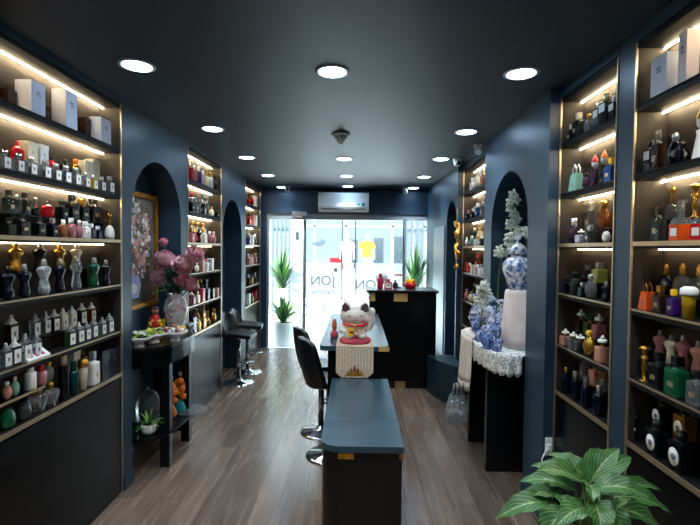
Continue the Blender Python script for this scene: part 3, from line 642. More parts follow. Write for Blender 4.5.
# air conditioner
r = thing('air_conditioner','white wall-mounted split air conditioner above the glass shopfront','air conditioner',(-.21,YB,2.245))
m = MB(); m.prism([(0,.0),(-.16,.02),(-.2,.08),(-.2,.27),(-.18,.305),(0,.31)],-.405,.405,'x','whitep'); o = m.obj('casing', r)
m = MB(); m.box(-.35,.35,-.196,-.178,.034,.05,'darkext',.003); m.obj('air_outlet', r)
m = MB(); m.box(-.375,.375,-.2015,-.2003,.068,.070,'greyext'); m.obj('panel_seam', r)
m = MB(); m.lathe([(.03,0),(.03,.002)],(.315,-.2003,.115),'teal',20,axis=(0,-1,0)); m.box(.21,.27,-.202,-.2003,.105,.128,'teal'); m.obj('badge', r)

# ------------------------------------------------------------------ shopfront: glazing, doors, film
zt = 2.22
wf = MB()
wf.box(-1.475,1.22,YB+.03,YB+.10,zt-.09,zt,'greyext',.004)
for x in (-1.46,-.86,.80,1.205): wf.box(x-.015,x+.015,YB+.04,YB+.09,.0,zt-.09,'greyext')
struct('window_frame_trim', wf); bpy.data.objects['window_frame_trim'].name = 'trim_1'
def pane(n, x0,x1,z0,z1,kind):
    r = MB().box(x0,x1,YB+.06,YB+.068,z0,z1,'pane').obj(n, kind='structure'); return r
pane('window_1',-1.445,-.875,.02,zt-.09,0); pane('window_2',.815,1.19,.02,zt-.09,0)
def door(name, x0, x1, mirror_txt):
    r = link(name, None); tag(r, kind='structure'); r.location = (0,YB+.055,0)
    m = MB().box(x0+.012,x1-.012,0,.01,.03,zt-.11,'pane'); m.obj('pane', r)
    m = MB()
    for a,b in ((x0,x0+.014),(x1-.014,x1)): m.box(a,b,-.008,.018,.01,zt-.1,'black')
    m.obj('frame', r)
    m = MB().box(x0+.014,x1-.014,-.002,-.0005,.82,1.42,'frost'); fo = m.obj('frosted_film', r)
    return r
d1 = door('door_1',-.845,-.225,True); d2 = door('door_2',-.02,.785,True)
m = MB().box(-.215,-.03,YB+.06,YB+.066,.03,zt-.11,'pane'); m.box(-.21,-.035,YB+.057,YB+.0585,.82,1.42,'frost'); o = m.obj('window_3', kind='structure')
def text(body, size, x, z, y, m, parent=None, mirror=True, ext=.0015, label=None):
    cu = bpy.data.curves.new('t','FONT'); cu.body = body; cu.size = size; cu.align_x = 'CENTER'; cu.extrude = ext
    o = bpy.data.objects.new('tmp', cu); C.objects.link(o)
    me = bpy.data.meshes.new_from_object(o.evaluated_get(bpy.context.evaluated_depsgraph_get())); bpy.data.objects.remove(o)
    me.materials.clear(); me.materials.append(M[m])
    me.transform(Matrix.Rotation(PI/2,4,'X'))
    if mirror: me.transform(Matrix.Scale(-1,4,(1,0,0))); me.flip_normals()
    ob = bpy.data.objects.new('lettering', me); C.objects.link(ob); ob.location = (x,y,z)
    if parent: ob.parent = parent
    if label: ob['label'] = label
    return ob
text('JON', .22, -.55, 1.05, -.006, 'signink', d1); text("d'arome", .12, -.53, .9, -.006, 'signink', d1)
text('JON', .22, .19, .99, -.006, 'signink', d2)
m = MB().box(-.36,-.31,-.006,-.003,1.27,1.33,'signink').box(-.40,-.375,-.006,-.003,1.22,1.25,'signink'); m.obj('emblem', d1)
m = MB().lathe([(.1,0),(.1,.0012)],(.43,-.004,1.17),'whitep',24,axis=(0,-1,0)); o = m.obj('round_sticker', d2)
text('4S', .1, .43, 1.135, -.008, 'signink', d2, False)
for x,p in ((-.2,'left door'),(-.045,'right door')):
    pass
r = thing('door_closer','grey overhead door closer at the top left of the glass door','door closer',(-.93,YB-.0278,2.19))
m = MB().box(-.12,.12,-.03,.0295,.0,.06,'silver',.004); m.obj('closer_body', r)
m = MB().box(-.16,.05,-.02,.0,-.03,-.001,'silver',.003); m.obj('arm', r)

# ------------------------------------------------------------------ street outside
g = MB().box(-9,9,YB+.02,16,-.1,-.02,'bright'); struct('pavement', g); bpy.data.objects['pavement'].name='floor.001'
def slats(x0, x1, lab):
    r = thing('slatted_screen', lab, 'screen', ((x0+x1)/2,8.9,-.0195), 0, 'white vertical slat screens outside')
    w = (x1-x0)/2
    for k in range(5):
        x = -w+.03+(2*w-.06)*k/4
        MB().box(x-.022,x+.022,-.02,.02,0,2.3,'slat',.004).obj('slat', r)
    MB().box(-w,w,.0205,.05,2.0,2.07,'greyext').obj('rail', r)
    MB().box(-w,w,.0205,.05,.4,.47,'greyext').obj('rail', r)
slats(-1.64,-1.26,'white vertical slat screen outside the left window'); slats(.93,1.42,'white vertical slat screen outside the right window')
r = thing('entrance_pillar','white square pillar outside the glass door, left side','pillar',(-1.06,8.35,-.0195))
MB().box(-.12,.12,-.12,.12,0,3.2,'bright',.005).obj('shaft', r)
MB().box(-.025,.025,-.135,-.1205,1.83,1.97,'darkext').obj('switch_plate', r)
# facing shop
r = thing('shop_facade','white shop building across the street with a wide display window','building',(0,13.2,0))
m = MB(); m.box(-9,9,.0,.25,3.05,3.9,'facade'); m.box(-9,-1.75,0,.25,0,3.05,'facade'); m.box(2.0,9,0,.25,0,3.05,'facade'); m.box(-1.75,2,0,.25,0,1.0,'bright'); m.box(-9,9,2.2,2.3,0,3.05,'facade'); m.obj('wall', r)
MB().box(-1.75,2,.251,2.19,.9,1.0,'bright').obj('display_floor', r)
MB().box(-9,9,-.35,-.005,3.0,3.12,'greyext').obj('canopy', r)
for x in (-1.75,-1.2,-.3,1.05,1.62,1.97): MB().box(x-.03,x+.03,.05,.12,1.0,3.0,'greyext').obj('mullion', r)
MB().box(-1.75,2,.05,.12,2.28,2.34,'greyext').obj('transom', r)
MB().box(-.28,.05,1.5,1.6,1.02,1.95,'darkext').obj('doorway', r)
MB().box(-.55,-.25,1.1,1.2,1.02,1.5,'darkext').obj('doorway', r)
MB().box(.55,.85,1.1,1.2,1.02,2.0,'darkext').obj('doorway', r)
MB().box(1.15,1.5,1.1,1.2,1.02,2.05,'darkext').obj('doorway', r)
r = thing('hanging_sign','dark oval sign hanging behind the glass left of the mannequins','sign',(-1.05,12.7,1.83))
MB().lathe([(.2,0),(.2,.03)],(0,0,0),'darkext',24,sx=1,sy=.55,axis=(0,-1,0)).obj('sign_board', r)
MB().box(-.004,.004,-.02,-.01,.1,1.2,'darkext').obj('hanger', r)
def mannequin(loc, top, bottom, lab):
    r = thing('mannequin', lab, 'mannequin', loc, 0, 'shop mannequins across the street')
    m = MB(); m.ell((0,0,.93),(.085,.1,.12),'skin'); m.cyl(0,0,.76,.86,.05,'skin'); 
    for s in (-1,1): m.tube([(s*.2,0,.7),(s*.25,0,.45),(s*.26,-.03,.2),(s*.25,-.05,.1)],[.045,.04,.032,.03],'skin')
    m.lathe([(.14,.0),(.15,.1),(.13,.2)],(0,0,0),'skin',14,sy=.7); m.obj('figure', r)
    m = MB(); m.lathe([(.175,.13),(.18,.2),(.165,.4),(.19,.6),(.2,.7),(.15,.77),(.06,.8)],(0,0,0),top,18,sy=.62)
    for s in (-1,1): m.tube([(s*.14,0,.72),(s*.2,0,.66),(s*.25,0,.5)],[.07,.075,.07],top)
    m.obj('shirt', r)
    m = MB(); m.lathe([(.16,-.05),(.185,.05),(.18,.16),(.17,.17)],(0,0,0),bottom,18,sy=.66)
    m.lathe([(.17,-.06),(.165,-.051)],(0,0,0),bottom,18,sy=.66); m.obj('bottoms', r)
    MB().cyl(0,0,-.32,-.0605,.03,'chrome').cyl(0,0,-.332,-.3201,.15,'chrome').obj('stand', r); r.scale=(.8,.8,.8)
mannequin((-.27,13.6,1.267),'whitep','greyext','mannequin in a white T-shirt in the shop window across the street')
mannequin((.325,13.6,1.267),'yellow','jeans','mannequin in a yellow T-shirt and light blue jeans across the street')
r = thing('shop_counter','low red-fronted counter across the street beside the white mannequin','counter',(-.6,14.0,1.0005))
MB().box(-.2,.2,-.1,.1,0,.38,'red',.01).obj('counter_front', r)
r = thing('parked_bicycle','grey bicycle parked outside, seen below the frosted band of left door','bicycle',(-.9,10.2,-.02))
def wheel(x):
    m = MB(); m.tube([(x+.3*math.cos(2*PI*k/24),0,.3+.3*math.sin(2*PI*k/24)) for k in range(25)],.018,'black',6)
    for k in range(6): m.tube([(x,0,.3),(x+.29*math.cos(PI*k/3),0,.3+.29*math.sin(PI*k/3))],.003,'silver',4)
    return m
wheel(-.48).obj('wheel', r); wheel(.48).obj('wheel', r)
MB().tube([(-.48,0,.3),(-.1,0,.3),(.33,0,.75),(-.2,0,.78),(-.48,0,.3)],.014,'darkext',6).tube([(.48,0,.3),(.33,0,.75),(.3,0,.92)],.014,'darkext',6).tube([(-.1,0,.3),(-.22,0,.85)],.014,'darkext',6).obj('frame', r)
MB().ell((-.22,0,.88),(.12,.05,.03),'black').obj('saddle', r)
MB().tube([(.26,-.22,.95),(.3,0,.92),(.26,.22,.95)],.012,'black',6).obj('handlebar', r)

# strap-leaf plants by the glass
def strap_leaf(m, base, ang, L, lean, w, mt, droop=.5):
    base = Vector(base); d = Vector((math.cos(ang),math.sin(ang),0)); sd = Vector((-math.sin(ang),math.cos(ang),0))
    def fn(u,v):
        r = L*v*math.sin(lean)*(1+.35*v); z = L*v*math.cos(lean)-droop*L*v*v*math.sin(lean)
        ww = w*math.sin(PI*min(1,.12+.88*v))**.6*(1-v*.55) if v<1 else 0
        return base+d*r+Vector((0,0,z))+sd*(u-.5)*ww+Vector((0,0,abs(u-.5)*ww*.35))
    m.grid(fn,2,7,mt)
def pot_plant(name, loc, pr, ph, n, L, lab, potm='whitep', stemh=0, wl=.05, mats=('leaf','leaflt','leafd'), seed=1, lean=(.15,1.0)):
    rr = random.Random(seed)
    r = thing(name, lab, 'plant', loc)
    MB().lathe([(pr*.78,0),(pr*.86,.02),(pr,ph*.96),(pr,ph),(pr*.9,ph),(pr*.88,ph*.9),(0,ph*.9)],(0,0,0),potm,24).obj('pot', r)
    MB().lathe([(0,ph*.9+.001),(pr*.87,ph*.9+.001),(pr*.87,ph*.9+.012),(0,ph*.9+.012)],(0,0,0),'soil',18).obj('soil', r)
    m = MB()
    if stemh: m.tube([(0,0,ph*.9+.012),(.01,0,ph+stemh)],.018,'stem')
    for k in range(n):
        strap_leaf(m,(rr.uniform(-.03,.03),rr.uniform(-.03,.03),ph*.92+.01+stemh*rr.uniform(.75,1)),2.4*k+rr.random(),L*rr.uniform(.7,1.05),rr.uniform(*lean),wl,mats[k%len(mats)])
    m.obj('foliage', r); return r
pot_plant('potted_plant',(-1.25,7.91,-.0195),.2,.40,80,.55,'bushy green plant in white round pot at left of the shopfront',wl=.06,seed=3,lean=(.05,.7))
def pedestal_plant(loc, hgt, lab, seed):
    rr = random.Random(seed)
    r = thing('tall_potted_plant', lab, 'plant', loc, 0, 'strap-leaved plants in tall pale planters')
    MB().lathe([(.12,0),(.15,.02),(.15,hgt),(.13,hgt),(.12,hgt-.05),(0,hgt-.05)],(0,0,0),'bright',20).obj('planter', r)
    m = MB()
    for k in range(60): strap_leaf(m,(rr.uniform(-.03,.03),rr.uniform(-.03,.03),hgt-.05),2.4*k+rr.random(),rr.uniform(.55,.95),rr.uniform(.05,.62),.06,('leaf','leafd','leaflt')[k%3],.4)
    m.obj('foliage', r)
pedestal_plant((-1.34,8.33,-.0195), .95, 'strap-leaved plant above the bushy pot, in left window',5)
pedestal_plant((1.04,8.0,-.0195), .95, 'strap-leaved plant in right window behind the reception desk',6)

# ------------------------------------------------------------------ reception desk, table, bench
r = thing('reception_desk','tall black reception desk with gold corner blocks below the right window','desk',(0,0,0))
MB().box(.16,.95,5.40,5.95,.10,1.14,'blackgloss',.004).obj('body', r)
MB().box(.13,.97,5.37,5.97,1.141,1.17,'black',.004).obj('top', r)
MB().box(.20,.92,5.44,5.92,0,.0995,'black').obj('plinth', r)
MB().box(.45,.61,5.392,5.3995,1.04,1.135,'goldblock',.002).obj('gold_block', r)
MB().box(.17,.23,5.392,5.3995,1.04,1.135,'goldblock',.002).obj('gold_block', r)
MB().box(.48,.60,5.43,5.4395,.0,.085,'goldblock',.002).obj('gold_foot', r)
MB().box(.76,.90,5.394,5.3995,.42,1.0,'blackgloss',.002).obj('inset_panel', r)
# table
TZ = .946
r = thing('counter_table','black bar-height table with grey glossy top and gold corner caps','table',(0,0,0))
def rrect(x0,x1,y0,y1,rad,corners):
    pts=[]
    for (cx,cy,a0,k) in ((x1-rad,y1-rad,0,2),(x0+rad,y1-rad,PI/2,3),(x0+rad,y0+rad,PI,0),(x1-rad,y0+rad,1.5*PI,1)):
        X = x1 if a0 in (0,1.5*PI) else x0; Y = y1 if a0 in (0,PI/2) else y0
        if k in corners: pts += [(cx+rad*math.cos(a0+PI/2*j/6), cy+rad*math.sin(a0+PI/2*j/6)) for j in range(7)]
        else: pts.append((X,Y))
    return pts
MB().prism(rrect(-.26,.245,3.31,5.0,.05,(0,1,2,3)),TZ-.035,TZ,'z','navytop').obj('tabletop', r)
MB().box(.02,.20,3.36,4.9,.0,TZ-.0355,'blackgloss',.003).obj('pedestal', r)
MB().box(-.2,.0195,3.36,3.42,.0,TZ-.0355,'blackgloss',.003).obj('end_panel', r)
MB().box(.17,.247,3.303,3.3095,TZ-.034,TZ-.002,'goldblock').obj('gold_cap', r)
MB().box(.075,.11,3.303,3.3095,TZ-.034,TZ-.002,'goldblock').obj('gold_cap', r)
# bench
BZ = .72
r = thing('display_bench','low black bench with slate blue top and rounded near left corner','bench',(0,0,0))
bp_ = rrect(-.163,.236,2.14,3.28,.09,(0,))
MB().prism(bp_,BZ-.03,BZ,'z','navytop').obj('top', r)
MB().prism(rrect(-.155,.228,2.15,3.27,.085,(0,)),0.0,BZ-.0305,'z','black').obj('base', r)
MB().box(-.075,.0,2.142,2.1495,BZ-.062,BZ-.035,'goldpaint').obj('gold_plate', r)
MB().box(.215,.231,2.142,2.1495,BZ-.062,BZ-.035,'goldpaint').obj('gold_plate', r)

# teal curved bench by right arch, bag, painted window reflection, gold charm
r = thing('curved_bench','dark teal built-in bench curving between the reception desk and right arch','bench',(0,0,0))
tp = [(XR-.015,4.72),(1.06,4.8),(.98,4.93),(.90,5.1),(.84,5.33),(XR-.015,5.33)]
MB().prism(tp,.0,.40,'z','teal_bench').obj('base', r)
MB().prism(tp,.4005,.43,'z','teal_bench').obj('seat', r)
r = thing('painted_window_reflection','tall pale panel added as window reflection on right wall behind the reception desk','wall panel',(XR-.001,6.4,.25))
MB().box(-.012,0,-.4,.4,0,1.72,'reflectblue',.003).obj('panel', r)  # added sheet, coloured as the shop window's reflection on the wall paint
r = thing('gold_charm','hanging gold carved charm between right arch and far right cabinet','ornament',(XR+.03,5.315,1.5)) if False else thing('gold_charm','hanging gold carved charm between right arch and far right cabinet','ornament',(XR-.02,5.2,1.5))
m = MB(); m.tube([(.0+.018*math.sin(k*1.3),.022*math.cos(k*1.1),.05+k*.032) for k in range(14)],[.012+.02*abs(math.sin(k*.9)) for k in range(14)],'gold',8); m.obj('carving', r)
m = MB(); m.lathe([(.03,0),(.035,.02),(.012,.06)],(0,0,-.06),'goldpaint',10); m.obj('tassel', r)
MB().tube([(0,0,.45),(0,0,.62)],.003,'gold',5).obj('cord', r)
r = thing('plastic_bag','clear plastic carrier bag holding bottles on floor beside right console','bag',(.99,4.42,0))
M['film'] = mat('clear_plastic_film','dce8ee',.25)
_nt=M['film'].node_tree; _t=_nt.nodes.new('ShaderNodeBsdfTransparent'); _m=_nt.nodes.new('ShaderNodeMixShader'); _m.inputs[0].default_value=.3
_nt.links.new(_t.outputs[0],_m.inputs[1]); _nt.links.new(_nt.nodes['Principled BSDF'].outputs[0],_m.inputs[2]); _nt.links.new(_m.outputs[0],_nt.nodes['Material Output'].inputs[0])
def bagf(u,v):
    a=2*PI*u; k=(1-.42*v*v); w=.0
    return Vector((.11*k*math.cos(a)*(1+.08*math.sin(5*a)), .09*k*math.sin(a)*(1+.1*math.cos(4*a)), .002+.26*v+.01*math.sin(6*a)*v))
m = MB(); m.grid(bagf,24,6,'film'); m.obj('bag_body', r)
m = MB(); m.tube([(-.04,-.01,.25),(-.03,-.01,.36),(-.01,-.01,.37),(.0,-.01,.26)],.008,'wlabel',6).tube([(.0,.01,.26),(.02,.01,.37),(.035,.01,.36),(.045,.01,.25)],.008,'wlabel',6); m.obj('handle', r)
for k,(x,y) in enumerate(((.94,4.41),(1.0,4.45),(1.035,4.39))):
    q = thing('water_bottle',('clear bottle at left inside the plastic bag','clear bottle at the back inside the plastic bag','clear bottle at right inside the plastic bag')[k],'bottle',(x,y,.003),0,'bottles inside the plastic bag')
    MB().lathe([(.024,0),(.026,.01),(.026,.13),(.011,.16),(.011,.17)],(0,0,0),'clear',14).obj('body', q)
    MB().cyl(0,0,.1705,.19,.013,'whitep',12).obj('cap', q)
    MB().lathe([(.0265,.05),(.0265,.1)],(0,0,0),'wlabel',14).obj('label', q)

# ------------------------------------------------------------------ stools
def stool(name, loc, rz, label, seatz=.60, pale=False, backh=.36):
    r = thing(name, label, 'stool', loc, rz, 'chrome pedestal bar stools')
    MB().lathe([(.185,0),(.185,.006),(.17,.016),(.06,.032),(.034,.05),(.034,.06)],(0,0,0),'chrome',36).obj('base', r)
    MB().cyl(0,0,.0605,seatz-.07,.026,'chrome',16).cyl(0,0,seatz-.07,seatz-.04,.05,'chrome',16).obj('post', r)
    MB().tube([(0,-.02,.27),(.12,-.11,.27),(.19,0,.27),(.12,.11,.27),(0,.02,.27)],.01,'chrome',8).obj('footrest', r)
    m = MB()
    def fn(u,v):
        a=(u-.5)*2
        if v<.5:
            t=v/.5; x=.19-.36*t; z=seatz-.012+.02*abs(a)**3*t-(.018*(1-t)**4)
            hw=.19*(1-.35*(1-t)**3)
            return Vector((x, a*hw, z))
        t=(v-.5)/.5
        x=-.17-.06*math.sin(t*PI/2); z=seatz-.012+backh*t+.02*abs(a)**3
        hw=.19*(1-.22*t**3); x+= .07*abs(a)**2.2*(1-t*.4)
        return Vector((x,a*hw,z-(.05*abs(a)**4*t**3)))
    m.grid(fn,10,16,'leather'); o = m.obj('seat_shell', r); solid(o,.048)
    b=o.modifiers.new('round','BEVEL'); b.width=.012; b.segments=2; b.limit_method='ANGLE'
    s2 = o.modifiers.new('sm','SUBSURF'); s2.levels=1; s2.render_levels=1
    return r
stool('bar_stool',(-.30,4.1,0),.42,'black bucket bar stool pulled to table, further of the front pair',.61)
stool('bar_stool',(-.16,3.62,0),.42,'black bucket bar stool nearest the bench, nearer of the front pair',.61) if False else stool('bar_stool',(-.20,3.63,0),.42,'black bucket bar stool nearest the bench, nearer of the front pair',.61)
stool('bar_stool',(-1.42,5.56,0),-.1,'chrome-based bar stool by left wall beyond the peony cabinet, nearer one',.61,backh=.26)
stool('bar_stool',(-1.42,6.03,0),.1,'chrome-based bar stool by left wall beyond the peony cabinet, further one',.64,backh=.22)

# ------------------------------------------------------------------ lucky cat and its cloth
r = thing('table_runner','beige embroidered cloth with cut corners hanging over the front of table','cloth',(0,0,0))
cx0,cx1 = -.137,.133; yfr=3.296
m = MB(); m.box(cx0,cx1,yfr-.004,3.56,TZ+.0005,TZ+.004,'beige')
m.prism([(cx0,TZ+.004),(cx0,TZ-.185),(cx0+.04,TZ-.222),(cx1-.04,TZ-.222),(cx1,TZ-.185),(cx1,TZ+.004)],yfr-.008,yfr-.0042,'y','beige'); m.obj('cloth_panel', r)
m = MB()
for k in range(5):
    x=-.002+(k-2)*.024; hh=.02+.02*(2-abs(k-2))
    m.prism([(x-.012,TZ-.2),(x+.012,TZ-.2),(x+.008,TZ-.2+hh),(x,TZ-.192+hh),(x-.008,TZ-.2+hh)],yfr-.0095,yfr-.0081,'y','goldpaint')
m.box(-.075,.07,yfr-.0095,yfr-.0081,TZ-.21,TZ-.202,'goldpaint'); m.obj('embroidery', r)
m = MB()
for k in range(12):
    x=cx0+.008+k*.0228; m.box(x,x+.003,yfr-.0088,yfr-.0081,TZ-.16,TZ-.01,'fringe')
m.obj('stitching', r)
cz = TZ+.0045; cy = 3.43
r = thing('lucky_cat','white ceramic beckoning cat figurine with raised paw on the table front','figurine',(.0,cy,cz))
M['catw'] = mat('glossy_white_ceramic','d6d2ca',.18,coat=.4)
MB().lathe([(.11,0),(.118,.01),(.112,.035),(.1,.042)],(0,0,0),'catpink',24,sy=.8).obj('cushion', r)
m = MB()
m.ell((0,.01,.12),(.1,.075,.085),'catw',20,14); m.ell((0,0,.20),(.115,.08,.075),'catw',22,14)
for s in (-1,1):
    m.lathe([(.052,-.02),(.044,.015),(.03,.045),(.008,.068)],(s*.064,.0,.245),'catw',12,sy=.55,axis=(s*.12,0,1))
    m.ell((s*.05,-.05,.06),(.034,.04,.026),'catw',12,8)
m.tube([(.09,-.01,.10),(.118,-.02,.16),(.12,-.03,.22)],[.028,.03,.026],'catw',12); m.ell((.12,-.034,.235),(.03,.03,.034),'catw',12,8)
m.tube([(-.09,-.01,.12),(-.1,-.05,.10),(-.06,-.07,.09)],[.028,.026,.022],'catw',12)
o = m.obj('body', r); md=o.modifiers.new('fuse','REMESH'); md.mode='VOXEL'; md.voxel_size=.0045; md.use_smooth_shade=True
sm=o.modifiers.new('sm','SMOOTH'); sm.iterations=4
for s in (-1,1):
    m = MB(); m.prism([(s*.066-.036,.246),(s*.066,.232),(s*.066+.036,.246),(s*.074+.022,.278),(s*.076,.302),(s*.072-.022,.282)],-.025-.004*0,-.05,'y','dkear'); m.obj('ear_lining', r)
m = MB(); m.tube([(.088*math.cos(a),-.02-.062*math.sin(a),.15-.012*math.sin(a)) for a in [PI*k/12 for k in range(13)]],.009,'red',8); m.ell((0,-.088,.135),.013,'gold'); m.obj('collar', r)
m = MB(); m.prism([(-.055,.07),(-.03,.06),(-.012,.075),(-.015,.115),(-.035,.125),(-.055,.11)],-.088,-.098,'y','yellow'); m.box(-.04,-.015,-.1,-.0985,.085,.1,'black'); m.obj('gold_coin', r)
m = MB()
for s in (-1,1):
    m.tube([(s*.055,-.074,.208),(s*.042,-.08,.214),(s*.03,-.082,.208)],.0028,'dkear',6)
m.ell((0,-.083,.192),(.006,.005,.004),'catpink'); m.tube([(-.02,-.08,.18),(-.008,-.082,.175),(0,-.083,.183),(.008,-.082,.175),(.02,-.08,.18)],.002,'red',6)
for s in (-1,1): m.ell((s*.06,-.062,.178),(.014,.006,.01),'petald')
m.obj('face', r)
m = MB()
for k in range(6): m.ell((.02+.035*math.cos(k),-.083-.005*(k%2),.085+.022*math.sin(k*1.7)),(.009,.005,.009),('petald','yellow','whiteg')[k%3],8,5)
m.obj('bib_ornament', r)
r = thing('red_ornament','small dark red and wood ornament on table left of the lucky cat','ornament',(-.165,3.62,TZ+.0005))
MB().lathe([(.028,0),(.034,.02),(.03,.045),(.014,.06)],(0,0,0),'catpink',14).obj('base', r)
MB().lathe([(.014,.0605),(.02,.09),(.016,.13),(.006,.15)],(0,0,0),'rustorange',12).obj('figure', r)

# items on reception desk
def deskitem(name, px, hp, kind, body, cap, lab, wf=1):
    Y=5.6; h=hp/F*Y; w=WID[kind]*h*wf
    r = thing(name, lab, 'bottle', ((px-356)/F*Y,Y,1.1706), -PI/2, 'objects on the reception desk')
    for nm,me in bottle_parts(kind,body,cap,h,w,w*.8): link(nm,me,r)
deskitem('perfume_bottle',380.5,15,'cyl','crimson','crimson','tall crimson bottle at left end of reception desk top',.9)
deskitem('perfume_bottle',388.5,10,'square','redg','red','square bright red bottle second on reception desk top',1.4)
deskitem('perfume_bottle',395.5,9,'round','plum','black','dark plum bottle between red bottle and red flower on desk',1)
Y=5.7
r = thing('red_flower','dark red flower on a thin stem standing on the reception desk','flower',((399-356)/F*Y,Y,1.1706))
MB().cyl(0,0,0,.012,.03,'black').tube([(0,0,.01),(.006,0,.1),(-.004,0,.15)],.004,'stem').obj('stem', r)
m = MB()
for k in range(7): m.ell((.03*math.cos(k*.9)-.004,.03*math.sin(k*.9),.165),(.028,.016,.01),'crimson',8,5,rot=(0,.25,k*.9))
m.obj('petals', r)
r = thing('sweet_bowl','red bowl heaped with yellow sweets at right of reception desk','bowl',((410.5-356)/F*Y,Y,1.1706))
MB().lathe([(.05,0),(.07,.02),(.078,.07),(.07,.07),(.06,.03),(0,.025)],(0,0,0),'red',20).obj('bowl', r)
m = MB(); rr=random.Random(2)
for k in range(22): m.ell((rr.uniform(-.05,.05),rr.uniform(-.05,.05),.065+rr.random()*.04),.018,'yellow',7,5)
m.obj('sweets', r)

# ------------------------------------------------------------------ consoles
def console(side, plan, ztop, legs, label, shelfz=.28, th=.12):
    r = thing('console_table', label, 'table', (0,0,0))
    MB().prism(plan, ztop-.025, ztop, 'z','black').obj('top', r)
    cx=sum(p[0] for p in plan)/len(plan); cy=sum(p[1] for p in plan)/len(plan)
    inner=[(p[0]+(cx-p[0])*.03,p[1]+(cy-p[1])*.03) for p in plan]
    MB().prism(inner, ztop-.025-th, ztop-.0255, 'z','blackgloss').obj('apron', r)
    for (x0,x1,y0,y1) in legs: MB().box(x0,x1,y0,y1,0,ztop-.0255-th,'black',.002).obj('leg', r)
    if shelfz: MB().prism(inner, shelfz-.02, shelfz, 'z','blackgloss').obj('lower_shelf', r)
    return r
LZ=.93
planL = [(-1.76,3.19),(-1.50,3.19),(-1.40,3.27),(-1.36,3.38),(-1.34,3.55),(-1.335,3.72),(-1.35,3.85),(-1.40,3.96),(-1.50,4.03),(-1.60,4.05),(-1.76,4.05)]
console(-1, planL, LZ, [(-1.45,-1.38,3.38,3.44),(-1.47,-1.40,3.84,3.90),(-1.73,-1.67,3.28,3.34),(-1.73,-1.67,3.90,3.96)],'black round-ended console table below the painting in left arch')
planR = [(1.43,3.14),(1.06,3.14),(.99,3.25),(.965,3.4),(.95,3.6),(.95,3.8),(.965,3.93),(1.0,4.0),(1.06,4.05),(1.14,4.08),(1.14,3.94),(1.43,3.94)]
console(1, planR, LZ, [(.985,1.40,3.40,3.45),(.985,1.12,3.93,3.98)],'black console table under lace cloth in right arch', shelfz=0)

# painting
M['pbg'] = mat('painted_grey_background','6c675d',.6,noise=(6,'463f36'))
r = thing('framed_painting','gilt-framed flower bouquet painting hanging in the left arch','painting',(-1.776,3.615,1.62))
fy,fz=.42,.47
m = MB(); m.box(.0005,.012,-fy,fy,-fz,fz,'pbg'); m.obj('canvas', r)
m = MB()
for a0,a1,b0,b1 in ((-fy,fy,fz-.04,fz),(-fy,fy,-fz,-fz+.04),(-fy,-fy+.04,-fz+.0405,fz-.0405),(fy-.04,fy,-fz+.0405,fz-.0405)): m.box(.0125,.034,a0,a1,b0,b1,'goldpaint',.008)
m.obj('frame', r)
M['pw'] = mat('painted_white','cfcfc8',.6); M['pp']=mat('painted_rose','b88a84',.6); M['pr']=mat('painted_rust','8c5a42',.6); M['pl']=mat('painted_leaf','4c5a44',.6); M['pb']=mat('painted_blue','8c9cc0',.6)
m = MB(); rr=random.Random(9)
for k in range(420):
    a=rr.random()*2*PI; q=rr.random()**.6
    yy=-.02+q*.33*math.cos(a); zz=.06+q*.36*math.sin(a); s=rr.uniform(.01,.036)
    if zz<-.24: continue
    c=rr.choice(['pw','pp','pr','pl','pw','pp','pl','pb'])
    m.lathe([(s,0),(s*.9,.0012)],(.0121+k*.00002,yy,zz),c,9,sx=rr.uniform(.5,1),axis=(1,0,0),smooth=False)
m.obj('painted_bouquet', r)
m = MB(); m.prism([(-.09,-.38),(.07,-.38),(.11,-.28),(.07,-.2),(-.09,-.2),(-.13,-.28)],.022,.0225,'x','pb'); m.prism([(-.05,-.34),(.03,-.34),(.05,-.28),(-.06,-.25)],.0226,.023,'x','pw'); m.obj('painted_vase', r)

# peonies
def bloom(m, c, R, mt, seed=0):
    rr=random.Random(seed); c=Vector(c)
    m.ell(c,(R*.72,R*.72,R*.6),mt,12,8)
    N=54
    for k in range(N):
        z=1-1.75*(k+.5)/N; q=math.sqrt(max(0,1-z*z)); a=2.39996*k+rr.random()*.3
        d=Vector((q*math.cos(a),q*math.sin(a),z)); up=Vector((0,0,1))-d*z
        if up.length<.1: up=Vector((math.cos(a),math.sin(a),0))
        up.normalize(); sd=d.cross(up); s_=R*rr.uniform(.34,.46)
        rad=R*(.66+.1*rr.random())
        def fn(u,v,d=d,up=up,sd=sd,s_=s_,rad=rad):
            w=math.sin(PI*(.18+.62*v))
            return c+d*(rad+s_*(.75*v*v-.1)-s_*.9*(u-.5)**2*(1-v*.6)+s_*.07*math.sin(11*u)*v)+up*s_*(v-.35)*1.3+sd*(u-.5)*2*s_*w
        m.grid(fn,5,4,mt if (k+seed)%4 else ('petald' if mt=='petal' else 'petal'))
vx,vy=-1.515,3.84
r = thing('ceramic_vase','white floral-print ceramic vase holding pink peonies on left console','vase',(vx,vy,LZ+.0006))
MB().lathe([(.06,0),(.07,.01),(.06,.05),(.085,.13),(.1,.2),(.085,.27),(.06,.31),(.07,.33),(.06,.33),(.05,.3),(.02,.28)],(0,0,0),'printcer',22).obj('body', r)
for s in (-1,1): MB().tube([(0,s*.085,.26),(0,s*.14,.24),(0,s*.12,.17),(0,s*.09,.16)],.012,'whitecer',8).obj('handle', r)
